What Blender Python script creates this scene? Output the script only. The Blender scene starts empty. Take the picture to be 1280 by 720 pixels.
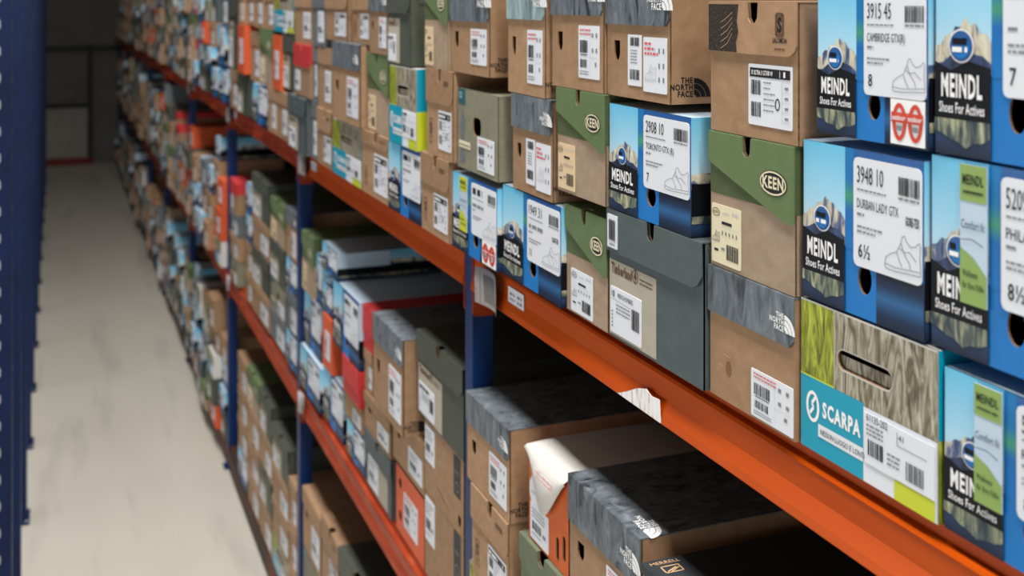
import bpy, math, random
from mathutils import Vector
from mathutils.geometry import tessellate_polygon
R = random.Random(11)
sc = bpy.context.scene
col = sc.collection

BOXES = [
('U', 'meindl', 0.6314, 0.8182, 1.7296, 1.8791, 0.004, 'sky-blue boot box size 8 with green tag, bottom right corner of photo', {'code': '52', 'name': 'RAPID', 'size': '8', 'comfort': 1}),
('U', 'meindl', 0.649, 0.8357, 1.892, 2.07, 0.005, 'sky-blue boot box size 8½ with green tag at right photo edge', {'code': '5209', 'name': 'PHILADELPHIA', 'size': '8½', 'comfort': 1}),
('U', 'meindl', 0.6511, 0.8306, 2.0706, 2.2603, 0.005, 'sky-blue boot box with size 7 label, top right corner of photo', {'code': '', 'name': 'RESPONSE', 'size': '7'}),
('U', 'scarpa', 0.8202, 1.0291, 1.7296, 1.8914, 0, 'teal, moss and grey fabric printed box with long handle slot above orange beam', {'big': 1}),
('U', 'meindl', 0.8377, 1.0242, 1.892, 2.0627, 0, 'sky-blue boot box with size 6½ label, stacked on moss printed box', {'code': '3948 10', 'name': 'DURBAN LADY GTX', 'size': '6½', 'gtx': 1}),
('U', 'meindl', 0.8326, 0.9992, 2.0706, 2.2244, 0, 'sky-blue boot box size 8 with two red round seals, beside flapped kraft box', {'code': '3915 45', 'name': 'CAMBRIDGE GTX(R)', 'size': '8', 'seals': 1}),
('U', 'tnf', 1.0311, 1.2061, 1.7296, 1.8869, -0.005, 'kraft box with marbled grey lid beneath big green lidded box, dented front', {'nohole': 1, 'lidf': 0.34, 'dent_shading': 1, 'labx': (0.52, 1.0, 0.02, 0.37)}),
('U', 'keen', 1.0301, 1.2042, 1.8875, 2.0514, -0.005, 'brown box with slanted green lid and black oval logo, largest of its kind', {}),
('U', 'salomon', 1.0252, 1.2042, 2.052, 2.2096, -0.005, 'kraft box with dotted black patch on its flap, at top of stack', {'patch': 1}),
('U', 'timber', 1.2076, 1.4659, 1.7296, 1.9129, -0.012, 'slate grey boot box with beige panel and small lid sticker above beam', {'big': 1}),
('U', 'meindl', 1.2329, 1.4588, 1.9135, 2.0654, -0.015, 'sky-blue boot box with size 7 label on top of slate grey box', {'code': '2908 10', 'name': 'TORONTO GTX (R)', 'size': '7'}),
('U', 'tnf', 1.2847, 1.4665, 2.0749, 2.2564, -0.015, 'kraft box with grey lid, two labels and black logo on its side, upper shelf', {'two': 1, 'lidf': 0.43, 'side': 1}),
('U', 'keen', 1.4679, 1.6128, 1.7296, 1.8945, -0.012, 'brown box with slanted green lid, left of slate grey box on beam', {'labc': 'white', 'labx': (0.12, 0.66, 0.02, 0.42)}),
('U', 'meindl', 1.6148, 1.8651, 1.7296, 1.888, -0.02, 'sky-blue boot box with size 11 label, second row above joint sticker', {'code': '1949 31', 'size': '11', 'gtx': 1}),
('U', 'keen', 1.4608, 1.6293, 1.9135, 2.0743, -0.02, 'brown box with green slanted lid and orange-cream label, beneath grey lidded kraft box', {'labc': 'cream2'}),
('U', 'tnf', 1.6434, 1.8131, 1.8886, 2.0515, -0.022, 'kraft box with two labels and marbled lid, left of orange-cream labelled box', {'two': 1, 'lidf': 0.34}),
('U', 'tnf', 1.4685, 1.651, 2.0749, 2.2659, -0.02, 'grey lidded kraft box with red printed label, top row beside two-label box', {'lidf': 0.4}),
('U', 'tnf', 1.665, 1.8279, 2.0521, 2.2582, -0.025, 'kraft box with pale teal lid, top row above two-label box', {'lidc': 'tealmarble', 'lidf': 0.38, 'gap': 1}),
('U', 'meindl', 1.8671, 2.1086, 1.7296, 1.8787, -0.03, 'sky-blue boot box with bright lime tag, above the post joint', {'comfort': 2, 'seals': 1}),
('U', 'olive', 1.8611, 2.0799, 1.8886, 2.0422, -0.03, 'olive-grey box with square hole and teal mark on upper shelf', {}),
('U', 'tnf', 1.9048, 2.1222, 2.07, 2.2725, -0.03, 'grey lidded kraft box with black side logo, top row above olive-grey box', {'lidf': 0.5, 'side': 1}),
('U', 'salomon', 2.1133, 2.2975, 1.7296, 1.8916, -0.035, 'kraft flapped box on beam, left of lime tagged blue box', {'logo': 1}),
('U', 'salomon', 2.0939, 2.2585, 1.8922, 2.0694, -0.035, 'kraft flapped box directly above another like it, left of olive-grey box', {'logo': 1}),
('U', 'keen', 2.1242, 2.2751, 2.07, 2.2527, -0.035, 'green lidded brown box with cream label, at photo top above kraft flapped box', {'labc': 'cream2'}),
('U', 'meindl', 2.3032, 2.5518, 1.7296, 1.8858, -0.035, 'blue mountain boot box with large white label below lime sided box', {}),
('U', 'scarpa', 2.3157, 2.5282, 1.8864, 2.0636, -0.04, 'teal and white box with lime lower side, upper shelf', {'side': 1}),
('U', 'timber', 2.3627, 2.5418, 2.0642, 2.2365, -0.04, 'dark grey-green boot box with beige panel at photo top, above lime sided box', {}),
('U', 'tnf', 2.5597, 2.7271, 2.0795, 2.2381, -0.035, 'narrow kraft box with slot and grey lid at photo top, left of beige panel', {'lidf': 0.34}),
('U', 'salomon', 2.5538, 2.7981, 1.7296, 1.8858, -0.035, 'kraft box with vertical logo on beam, between two printed boxes', {'logo': 1, 'flap': 0.2}),
('U', 'keen', 2.5707, 2.7618, 1.8864, 2.0789, -0.03, 'green lidded brown box with cream label, left of lime sided box', {'labc': 'cream2'}),
('U', 'scarpa', 2.8062, 3.1289, 1.7296, 1.8821, -0.035, 'teal and white box with grey fabric print on beam above second post', {}),
('U', 'tnf', 2.783, 3.0852, 1.8864, 2.0958, -0.045, 'kraft box with marbled grey lid and pale side on teal box', {'lidf': 0.31}),
('U', 'salomon', 2.7462, 2.9184, 2.0964, 2.2398, -0.03, 'kraft box with narrow tall label at photo top, above marbled lid box', {'logo': 1}),
('U', 'salomon', 2.9596, 3.2204, 2.0964, 2.2354, -0.035, 'kraft flapped box with dark headed label at photo top', {'flap': 0.36}),
('U', 'salomon', 3.1388, 3.328, 1.7296, 1.8935, -0.035, 'kraft box with flap on beam, left of teal fabric print box', {}),
('U', 'kraft', 3.1608, 3.3401, 1.8941, 2.0702, -0.03, 'kraft box with folded kraft lid, left of marbled grey lid', {}),
('U', 'grey', 3.3512, 3.447, 1.7296, 1.9072, -0.03, 'narrow slate grey box with tall white label on beam', {}),
('U', 'grey', 3.3512, 3.4121, 1.9078, 2.0715, -0.03, 'thin slate grey box end beside the red lid', {}),
('U', 'red', 3.4141, 3.6552, 1.9078, 2.0683, -0.04, 'kraft shoe box with red lid on upper shelf above dark grey box', {}),
('U', 'timber', 3.449, 3.7239, 1.7296, 1.9035, -0.045, 'dark grey-green box with wide lid on beam below red lidded box', {}),
('U', 'kraft', 4.0263, 4.206, 1.7296, 1.8922, -0.03, 'kraft box with flap fold on beam, two left of wide grey lid', {}),
('U', 'kraft', 3.8172, 4.0106, 1.7296, 1.8921, -0.03, 'kraft box with white label on beam, left of wide grey lid', {}),
('U', 'grey', 3.2309, 3.3957, 2.0721, 2.2318, -0.035, 'grey box with tall white label at photo top, right of plain kraft boxes', {}),
('U', 'kraft', 3.4311, 3.6932, 2.0689, 2.2281, -0.03, 'kraft box with square white label above the red lid', {}),
('U', 'scarpa', 3.7201, 4.0738, 2.0968, 2.2553, -0.03, 'teal and white box at photo top, above orange box', {}),
('U', 'timber', 3.7189, 3.9256, 1.9041, 2.0962, -0.025, 'dark grey box with beige panel, right of orange box', {}),
('U', 'orange', 3.9276, 4.0776, 1.8928, 2.0841, -0.035, 'slim orange box with white label, right of green lid box, upper shelf', {}),
('U', 'keen', 4.1062, 4.383, 1.8928, 2.0995, -0.03, 'green lidded brown box, left of slim orange box', {}),
('U', 'meindl', 4.2231, 4.5546, 1.7296, 1.8832, -0.03, 'pale blue and white box on beam below green lidded box', {}),
('U', 'timber', 4.697, 4.9608, 1.7296, 1.9036, -0.03, 'dark grey-green box on beam, left of pale blue box', {}),
('U', 'kraft', 4.4439, 4.6692, 1.8838, 2.0809, -0.02, 'brown box with pale label, right of bright orange box', {}),
('U', 'orange', 4.6712, 4.8584, 1.9042, 2.105, -0.045, 'bright orange box protruding from upper shelf', {}),
('U', 'meindl', 5.3618, 5.6148, 1.8845, 2.089, -0.03, 'dark blue mountain box, left of bright orange box', {}),
('U', 'kraft', 4.9628, 5.1795, 1.7296, 1.8979, -0.03, 'narrow kraft box on beam, left of dark grey-green box', {}),
('U', 'meindl', 5.5856, 5.8278, 1.7296, 1.8687, -0.03, 'pale blue box on beam, second left of dark grey-green box', {}),
('U', 'meindl', 5.2304, 5.5566, 1.7296, 1.8839, -0.03, 'pale blue and white box below dark blue mountain box', {}),
('U', 'kraft', 4.3106, 4.5154, 2.1001, 2.2502, -0.03, 'kraft box with long label at photo top, above green lid box', {}),
('U', 'kraft', 4.0899, 4.2752, 2.1001, 2.2423, -0.03, 'kraft box at photo top, directly left of teal and white box', {}),
('U', 'grey', 5.2562, 5.4996, 2.0896, 2.2579, -0.03, 'slate grey box at photo top, above dark blue mountain box', {}),
('U', 'timber', 4.9618, 5.2304, 1.8985, 2.2486, -0.03, 'slate box at photo top beside two pale kraft boxes', {}),
('U', 'kraft', 4.7509, 4.9043, 2.1056, 2.2464, -0.035, 'pale kraft box at photo top, above bright orange box', {}),
('U', 'kraft', 4.5664, 4.7489, 2.1056, 2.2456, -0.025, 'brown kraft box at photo top, right of pale kraft one', {}),
('M', 'scarpa', 1.9329, 2.069, 0.9356, 1.1308, -0.01, 'moss printed white edged box at lower photo edge beside blue post', {}),
('M', 'salomon', 1.8368, 2.0255, 1.1314, 1.2973, -0.02, 'kraft box with curved flap beneath marbled lid box beside blue post', {'logo': 1}),
('M', 'tnf', 1.833, 2.0526, 1.2979, 1.4629, -0.02, 'kraft box with marbled grey lid right of blue post, middle shelf', {'side': 1, 'lidf': 0.33}),
('M', 'olive2', 1.5986, 1.7939, 1.1182, 1.3046, -0.015, 'olive green box with notched lid under paper covered orange box', {}),
('M', 'paper', 1.609, 1.7705, 1.3052, 1.4599, -0.01, 'orange box with torn white paper hanging over its front', {'fix': 1}),
('M', 'kraft', 1.5986, 1.7939, 0.9356, 1.1176, -0.015, 'kraft box under olive green notched box, below photo edge', {}),
('M', 'tnf', 1.3718, 1.606, 1.3127, 1.4762, -0.01, 'large kraft box with marbled grey lid nearest camera, under orange beam', {'big': 1, 'lidf': 0.42}),
('M', 'kraft', 1.3718, 1.5966, 0.9356, 1.1235, -0.01, 'lower kraft box under nearest large marbled lid box, below photo edge', {}),
('M', 'kraft', 1.3718, 1.5966, 1.1241, 1.3121, -0.01, 'upper kraft box under nearest large marbled lid box, below photo edge', {}),
('M', 'merrell', 1.1946, 1.351, 1.3106, 1.4551, -0.02, 'kraft box with dark printed top at lower edge under orange beam', {}),
('M', 'kraft', 1.1946, 1.351, 0.9356, 1.1225, -0.02, 'lower kraft box under dark topped box, below photo edge', {}),
('M', 'kraft', 1.1946, 1.351, 1.1231, 1.31, -0.02, 'upper kraft box under dark topped box, below photo edge', {}),
('M', 'kraftl', 2.1618, 2.4236, 0.9356, 1.1257, 0.012, 'kraft box with dark corner print on beam, right of orange box', {}),
('M', 'kraftl', 2.1618, 2.4246, 1.1263, 1.281, 0.012, 'kraft box with dark corner print beneath dark grey-green notched box', {}),
('M', 'timber', 2.1505, 2.4599, 1.2816, 1.4682, 0.008, 'dark grey-green box with notched lid and beige panel, left of blue post', {'notched': 1}),
('M', 'orange', 2.4256, 2.6564, 0.9356, 1.0934, 0.012, 'orange-red box with white label on lower beam', {'slits': 1}),
('M', 'kraft', 2.431, 2.6907, 1.094, 1.2127, 0.014, 'brown kraft box with slot and label on orange-red box', {'hole': 1}),
('M', 'timber', 2.6847, 2.9402, 0.9356, 1.0777, 0.01, 'dark grey-green lidded box on lower beam, left of orange-red box', {'bl': 1}),
('M', 'kraft', 2.6927, 2.9494, 1.0783, 1.1736, 0.01, 'kraft box with slot directly above low dark grey-green box', {'hole': 1}),
('M', 'tnf', 2.4859, 2.7455, 1.2133, 1.436, -0.02, 'kraft box with marbled grey lid and bright kraft side, middle shelf', {'lidf': 0.28, 'side': 1}),
('M', 'meindl', 2.9487, 3.1458, 0.9356, 1.0374, 0.01, 'blue and white box on lower beam, left of dark grey-green lidded box', {}),
('M', 'kraft', 2.9742, 3.1843, 1.038, 1.1132, 0.01, 'kraft box with cream label beneath red lidded box', {}),
('M', 'red', 2.9673, 3.152, 1.1138, 1.2127, 0.0, 'bright red lidded box in middle of shelf, under blue box', {'allred': 1}),
('M', 'meindl', 2.9724, 3.2717, 1.2133, 1.3975, 0.0, 'pale blue box with white label and light side, middle shelf', {'lside': 1}),
('M', 'red', 2.8738, 2.9704, 1.2847, 1.3981, 0.012, 'red box mostly hidden behind marbled grey lid, middle shelf', {'allred': 1}),
('M', 'meindl', 3.2208, 3.4224, 1.3981, 1.4781, 0.0, 'pale blue box at top of stack in second bay, middle shelf', {'lside': 1}),
('M', 'meindl', 3.4575, 3.761, 0.9356, 1.0733, 0.0, 'blue mountain box with big white label at lower beam joint', {}),
('M', 'meindl', 3.194, 3.4555, 0.9356, 1.0945, 0.01, 'blue box with large white label on lower beam, right of joint box', {}),
('M', 'orange', 3.3144, 3.4452, 1.0951, 1.257, 0.005, 'orange and grey box wedged between pale blue boxes, middle shelf', {}),
('M', 'keen', 3.5506, 3.7255, 1.2628, 1.4545, 0.0, 'green lidded brown box just right of second post, middle shelf', {'labc': 'cream2'}),
('M', 'meindl', 3.4736, 3.5486, 1.2628, 1.4166, 0.01, 'slim white and blue box, right of green lid near second post', {}),
('M', 'meindl', 3.5138, 3.761, 1.0739, 1.2622, 0.015, 'blue and white box above the joint box, middle shelf', {}),
('M', 'meindl', 3.3346, 3.4716, 1.2576, 1.3496, 0.012, 'blue box with grey label above wedged orange box', {}),
('M', 'kraft', 2.8814, 2.9653, 1.1742, 1.2841, 0.014, 'kraft box beneath mostly hidden red box, middle shelf', {}),
('M', 'meindl', 3.817, 4.0061, 0.9356, 1.0611, 0, 'blue box with pink-white label lowest, left of second post', {}),
('M', 'grey', 3.817, 4.0061, 1.0617, 1.1997, 0, 'dark grey plain box, left of second post, second up', {}),
('M', 'meindl', 3.817, 4.0061, 1.2003, 1.3132, 0, 'pale blue box beneath marbled lid, left of second post', {}),
('M', 'tnf', 3.817, 4.0061, 1.3138, 1.4834, 0, 'kraft box with marbled lid, left of second post, topmost', {'lidf': 0.3}),
('M', 'grey', 4.048, 4.3508, 0.9356, 1.0505, 0.005, 'slate box with white label on lower beam, two stacks left of post', {}),
('M', 'olive', 4.048, 4.3508, 1.0511, 1.1659, 0.005, 'pale olive box, second up, two stacks left of second post', {}),
('M', 'timber', 4.048, 4.3491, 1.1665, 1.3103, 0.005, 'dark grey-green box beneath green lidded box, third bay', {}),
('M', 'keen', 4.048, 4.3508, 1.3109, 1.4662, 0.005, 'green lidded brown box topmost, two stacks left of second post', {'labc': 'cream2'}),
('M', 'kraft', 4.3528, 4.7444, 0.9356, 1.0634, 0, 'kraft box with grey label on lower beam under dark box tower', {}),
('M', 'timber', 4.3562, 4.7444, 1.064, 1.2047, 0, 'dark grey-green lidded box, second up in dark box tower', {}),
('M', 'kraft', 4.3511, 4.7444, 1.2053, 1.3332, 0, 'kraft box third up beneath dark grey-green topmost box', {}),
('M', 'timber', 4.3528, 4.7444, 1.3338, 1.5002, 0, 'dark grey-green box with notched top, topmost of dark tower', {'notched': 1}),
('M', 'kraft', 4.765, 4.9147, 0.9356, 1.0601, 0, 'narrow kraft box on lower beam beside dark tower', {}),
('M', 'kraft', 4.765, 4.9147, 1.0607, 1.1851, 0, 'narrow kraft box second up beside dark tower', {}),
('M', 'meindl', 4.765, 4.9147, 1.1857, 1.3102, 0, 'narrow white-blue box third up beside dark tower', {}),
('M', 'meindl', 4.765, 4.9147, 1.3108, 1.4352, 0, 'narrow white-blue box topmost, right of dark red lid', {}),
('M', 'olive', 5.0996, 5.3234, 0.9356, 1.0441, -0.01, 'olive-grey box on lower beam under dark red lid stack', {}),
('M', 'kraft', 5.0996, 5.3234, 1.0447, 1.1532, -0.01, 'kraft box second up under dark red lid stack', {}),
('M', 'grey', 5.0996, 5.3234, 1.1538, 1.2514, -0.01, 'grey box third up under dark red lid stack', {}),
('M', 'red', 5.0996, 5.3234, 1.252, 1.3933, -0.01, 'kraft box with dark red lid topmost near third post', {'allred': 0}),
('B', 'kraft', 2.8286, 3.191, 0.1056, 0.2757, 0.0, 'kraft box under large grey-green box on bottom shelf, second bay', {}),
('B', 'kraft', 2.8286, 3.191, 0.2763, 0.4465, 0.0, 'second kraft box under large grey-green box, bottom shelf', {}),
('B', 'timber', 2.8286, 3.191, 0.4471, 0.6513, 0.0, 'large grey-green box with notched lid at bottom photo edge', {'notched': 1}),
('B', 'kraft', 3.2009, 3.4336, 0.1056, 0.2785, 0.0, 'kraft box lowest under light notched kraft box, bottom shelf', {}),
('B', 'grey', 3.2009, 3.4336, 0.2791, 0.4521, 0.0, 'grey box second up under light notched kraft box', {}),
('B', 'salomon', 3.2009, 3.4336, 0.4527, 0.6429, 0.0, 'light kraft box with notched top, bottom shelf, left of grey-green box', {}),
('B', 'tnf', 3.4449, 3.7125, 0.1056, 0.2652, 0.0, 'grey lidded kraft box at base of labelled kraft stack', {}),
('B', 'olive', 3.4449, 3.7125, 0.2658, 0.4253, 0.0, 'olive box second up below labelled kraft box, bottom shelf', {}),
('B', 'kraft', 3.4449, 3.7125, 0.4259, 0.6175, 0.0, 'kraft box with tall label, topmost beside blue post, bottom shelf', {'hole': 1}),
('B', 'kraft', 3.817, 3.9469, 0.1056, 0.2559, 0.0, 'narrow kraft box lowest, just left of second post foot', {}),
('B', 'kraft', 3.817, 3.9469, 0.2565, 0.4068, 0.0, 'narrow kraft box second up, just left of second post', {}),
('B', 'kraft', 3.817, 3.9469, 0.4074, 0.5577, 0.0, 'brown narrow box topmost, just left of second post', {}),
('B', 'scarpa', 3.9615, 4.2773, 0.1056, 0.2337, 0.0, 'lime and teal box lowest, left of second post, bottom shelf', {}),
('B', 'kraft', 3.9615, 4.2773, 0.2343, 0.3623, 0.0, 'leaning kraft box second up under olive topped box', {}),
('B', 'kraft', 3.9615, 4.2773, 0.3629, 0.491, 0.0, 'pale kraft box third up under olive topped box', {}),
('B', 'timber', 3.9615, 4.2773, 0.4916, 0.6325, 0.0, 'grey-green box with olive notch topmost, left of second post', {'notched': 1}),
('B', 'kraft', 4.2943, 4.5656, 0.1056, 0.2435, 0.0, 'kraft box lowest, second stack left of second post', {}),
('B', 'timber', 4.2943, 4.5656, 0.2441, 0.382, 0.0, 'dark grey box second up, second stack left of second post', {}),
('B', 'kraft', 4.2943, 4.5656, 0.3826, 0.5205, 0.0, 'kraft box third up, second stack left of second post', {}),
('B', 'timber', 4.2943, 4.5656, 0.5211, 0.6729, 0.0, 'grey-green notched box topmost, second stack left of second post', {'notched': 1}),
('B', 'kraft', 4.5848, 4.871, 0.1056, 0.2422, 0.0, 'kraft box lowest beneath dull green lid stack', {}),
('B', 'salomon', 4.5848, 4.871, 0.2428, 0.3794, 0.0, 'flapped kraft box second up beneath dull green lid', {}),
('B', 'kraft', 4.5848, 4.871, 0.38, 0.5166, 0.0, 'kraft box third up beneath dull green lid', {}),
('B', 'keen', 4.5848, 4.871, 0.5172, 0.6676, 0.0, 'brown box with dull green lid, topmost, bottom shelf third bay', {}),
('B', 'meindl', 4.8928, 5.1444, 0.1056, 0.237, 0.0, 'pale white-blue box lowest, third bay bottom shelf', {}),
('B', 'kraft', 4.8928, 5.1444, 0.2376, 0.3691, 0.0, 'kraft box second up above pale white-blue box', {}),
('B', 'kraft', 4.8928, 5.1444, 0.3697, 0.5011, 0.0, 'kraft box third up above pale white-blue box', {}),
('B', 'kraft', 4.8928, 5.1444, 0.5017, 0.6464, 0.0, 'tall kraft box topmost, left of dull green lid', {}),
('M', 'scarpa', 5.515, 5.7095, 0.9356, 1.0563, -0.0276, 'teal and white box, first up, first stack past third blue post, middle shelf', {}),
('M', 'orange', 5.515, 5.7098, 1.0569, 1.1993, -0.0278, 'orange box, second up, first stack past third blue post, middle shelf', {}),
('M', 'orange', 5.515, 5.7068, 1.1999, 1.3434, -0.0195, 'orange box, third up, first stack past third blue post, middle shelf', {}),
('B', 'timber', 5.515, 5.6796, 0.1056, 0.2247, -0.0038, 'dark grey-green box, first up, first stack past third blue post, bottom shelf', {}),
('B', 'meindl', 5.515, 5.6757, 0.2253, 0.3404, -0.013, 'blue mountain picture box, second up, first stack past third blue post, bottom shelf', {}),
('B', 'meindl', 5.515, 5.6819, 0.341, 0.4651, 0.0012, 'blue mountain picture box, third up, first stack past third blue post, bottom shelf', {}),
('B', 'salomon', 5.515, 5.6756, 0.4657, 0.5899, -0.0043, 'kraft box with flap, fourth up, first stack past third blue post, bottom shelf', {}),
('B', 'orange', 5.6945, 5.8924, 0.1056, 0.2181, -0.029, 'orange box, first up, second stack past third blue post, bottom shelf', {}),
('B', 'timber', 5.6945, 5.8945, 0.2187, 0.351, -0.042, 'dark grey-green box, second up, second stack past third blue post, bottom shelf', {}),
('B', 'scarpa', 5.6945, 5.8957, 0.3516, 0.4632, -0.0402, 'teal and white box, third up, second stack past third blue post, bottom shelf', {}),
('B', 'kraft', 5.6945, 5.8963, 0.4638, 0.5829, -0.0124, 'plain kraft box, fourth up, second stack past third blue post, bottom shelf', {}),
('B', 'kraft', 5.6945, 5.8963, 0.5835, 0.7345, -0.0398, 'plain kraft box, fifth up, second stack past third blue post, bottom shelf', {}),
('M', 'orange', 5.742, 5.9138, 0.9356, 1.0621, -0.0117, 'orange box, first up, second stack past third blue post, middle shelf', {}),
('M', 'salomon', 5.742, 5.9079, 1.0627, 1.1708, -0.0052, 'kraft box with flap, second up, second stack past third blue post, middle shelf', {}),
('M', 'kraft', 5.742, 5.9138, 1.1714, 1.283, -0.0017, 'plain kraft box, third up, second stack past third blue post, middle shelf', {}),
('M', 'salomon', 5.742, 5.9077, 1.2836, 1.4073, -0.0095, 'kraft box with flap, fourth up, second stack past third blue post, middle shelf', {}),
('M', 'meindl', 5.742, 5.9088, 1.4079, 1.5204, -0.0012, 'blue mountain picture box, fifth up, second stack past third blue post, middle shelf', {}),
('U', 'tnf', 5.8408, 6.0183, 1.7296, 1.8542, -0.0055, 'kraft box with grey lid, first up, first stack past third blue post, upper shelf', {}),
('U', 'meindl', 5.8408, 6.0193, 1.8548, 1.9662, -0.0357, 'blue mountain picture box, second up, first stack past third blue post, upper shelf', {}),
('U', 'kraft', 5.8408, 6.0124, 1.9668, 2.0942, -0.0179, 'plain kraft box, third up, first stack past third blue post, upper shelf', {}),
('U', 'timber', 5.8408, 6.0154, 2.0948, 2.2318, -0.0041, 'dark grey-green box, fourth up, first stack past third blue post, upper shelf', {}),
('M', 'kraft', 5.9211, 6.0935, 0.9356, 1.0716, -0.0429, 'plain kraft box, first up, third stack past third blue post, middle shelf', {}),
('M', 'salomon', 5.9211, 6.0924, 1.0722, 1.2119, -0.0229, 'kraft box with flap, second up, third stack past third blue post, middle shelf', {}),
('M', 'meindl', 5.9211, 6.0978, 1.2125, 1.3491, -0.0161, 'blue mountain picture box, third up, third stack past third blue post, middle shelf', {}),
('B', 'keen', 5.9585, 6.1523, 0.1056, 0.2174, -0.0431, 'brown box with green lid, first up, third stack past third blue post, bottom shelf', {}),
('B', 'timber', 5.9585, 6.1524, 0.218, 0.3486, -0.0173, 'dark grey-green box, second up, third stack past third blue post, bottom shelf', {}),
('B', 'grey', 5.9585, 6.1486, 0.3492, 0.4623, -0.0398, 'slate grey box, third up, third stack past third blue post, bottom shelf', {}),
('B', 'keen', 5.9585, 6.1496, 0.4629, 0.6108, -0.0206, 'brown box with green lid, fourth up, third stack past third blue post, bottom shelf', {}),
('U', 'timber', 6.052, 6.2109, 1.7296, 1.8624, -0.0312, 'dark grey-green box, first up, second stack past third blue post, upper shelf', {}),
('U', 'timber', 6.052, 6.216, 1.863, 1.9789, -0.0218, 'dark grey-green box, second up, second stack past third blue post, upper shelf', {}),
('U', 'orange', 6.052, 6.217, 1.9795, 2.0915, -0.0401, 'orange box, third up, second stack past third blue post, upper shelf', {}),
('U', 'olive', 6.052, 6.2112, 2.0921, 2.2092, -0.0232, 'olive-grey box, fourth up, second stack past third blue post, upper shelf', {}),
('M', 'meindl', 6.1052, 6.2658, 0.9356, 1.0886, -0.0503, 'blue mountain picture box, first up, fourth stack past third blue post, middle shelf', {}),
('M', 'tnf', 6.1052, 6.2677, 1.0892, 1.2322, -0.0277, 'kraft box with grey lid, second up, fourth stack past third blue post, middle shelf', {}),
('M', 'grey', 6.1052, 6.2653, 1.2328, 1.3585, -0.032, 'slate grey box, third up, fourth stack past third blue post, middle shelf', {}),
('B', 'timber', 6.1853, 6.3488, 0.1056, 0.2525, -0.041, 'dark grey-green box, first up, fourth stack past third blue post, bottom shelf', {}),
('B', 'meindl', 6.1853, 6.3546, 0.2531, 0.3629, -0.0301, 'blue mountain picture box, second up, fourth stack past third blue post, bottom shelf', {}),
('B', 'meindl', 6.1853, 6.352, 0.3635, 0.4867, -0.0119, 'blue mountain picture box, third up, fourth stack past third blue post, bottom shelf', {}),
('B', 'salomon', 6.1853, 6.3497, 0.4873, 0.641, -0.0129, 'kraft box with flap, fourth up, fourth stack past third blue post, bottom shelf', {}),
('U', 'timber', 6.2495, 6.4378, 1.7296, 1.8485, -0.0217, 'dark grey-green box, first up, third stack past third blue post, upper shelf', {}),
('U', 'meindl', 6.2495, 6.4339, 1.8491, 1.9726, -0.0222, 'blue mountain picture box, second up, third stack past third blue post, upper shelf', {}),
('U', 'meindl', 6.2495, 6.439, 1.9732, 2.0862, -0.0266, 'blue mountain picture box, third up, third stack past third blue post, upper shelf', {}),
('U', 'meindl', 6.2495, 6.4364, 2.0868, 2.238, -0.0311, 'blue mountain picture box, fourth up, third stack past third blue post, upper shelf', {}),
('M', 'meindl', 6.2823, 6.4728, 0.9356, 1.0667, -0.0433, 'blue mountain picture box, first up, fifth stack past third blue post, middle shelf', {}),
('M', 'meindl', 6.2823, 6.4728, 1.0673, 1.1977, -0.0281, 'blue mountain picture box, second up, fifth stack past third blue post, middle shelf', {}),
('M', 'meindl', 6.2823, 6.4746, 1.1983, 1.3442, -0.015, 'blue mountain picture box, third up, fifth stack past third blue post, middle shelf', {}),
('B', 'tnf', 6.3605, 6.5355, 0.1056, 0.2442, -0.0134, 'kraft box with grey lid, first up, fifth stack past third blue post, bottom shelf', {}),
('B', 'meindl', 6.3605, 6.5344, 0.2448, 0.3554, -0.0193, 'blue mountain picture box, second up, fifth stack past third blue post, bottom shelf', {}),
('B', 'meindl', 6.3605, 6.5336, 0.356, 0.474, 0.0084, 'blue mountain picture box, third up, fifth stack past third blue post, bottom shelf', {}),
('B', 'scarpa', 6.3605, 6.5319, 0.4746, 0.6261, -0.0248, 'teal and white box, fourth up, fifth stack past third blue post, bottom shelf', {}),
('M', 'salomon', 6.4818, 6.6453, 0.9356, 1.0449, -0.0362, 'kraft box with flap, first up, sixth stack past third blue post, middle shelf', {}),
('M', 'meindl', 6.4818, 6.6452, 1.0455, 1.1895, -0.0363, 'blue mountain picture box, second up, sixth stack past third blue post, middle shelf', {}),
('M', 'salomon', 6.4818, 6.6507, 1.1901, 1.3395, -0.0382, 'kraft box with flap, third up, sixth stack past third blue post, middle shelf', {}),
('U', 'meindl', 6.5037, 6.6946, 1.7296, 1.8643, -0.0337, 'blue mountain picture box, first up, fourth stack past third blue post, upper shelf', {}),
('U', 'red', 6.5037, 6.6949, 1.8649, 1.9849, -0.0123, 'kraft box with red lid, second up, fourth stack past third blue post, upper shelf', {}),
('U', 'scarpa', 6.5037, 6.6899, 1.9855, 2.1259, -0.0154, 'teal and white box, third up, fourth stack past third blue post, upper shelf', {}),
('U', 'orange', 6.5037, 6.69, 2.1265, 2.2549, -0.0223, 'orange box, fourth up, fourth stack past third blue post, upper shelf', {}),
('B', 'tnf', 6.5438, 6.7065, 0.1056, 0.2385, -0.0251, 'kraft box with grey lid, first up, sixth stack past third blue post, bottom shelf', {}),
('B', 'meindl', 6.5438, 6.7082, 0.2391, 0.3709, -0.0389, 'blue mountain picture box, second up, sixth stack past third blue post, bottom shelf', {}),
('B', 'meindl', 6.5438, 6.7075, 0.3715, 0.4843, -0.0241, 'blue mountain picture box, third up, sixth stack past third blue post, bottom shelf', {}),
('B', 'grey', 6.5438, 6.7063, 0.4849, 0.6202, -0.0289, 'slate grey box, fourth up, sixth stack past third blue post, bottom shelf', {}),
('U', 'kraft', 6.6994, 6.9063, 1.7296, 1.8505, -0.0404, 'plain kraft box, first up, fifth stack past third blue post, upper shelf', {}),
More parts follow.
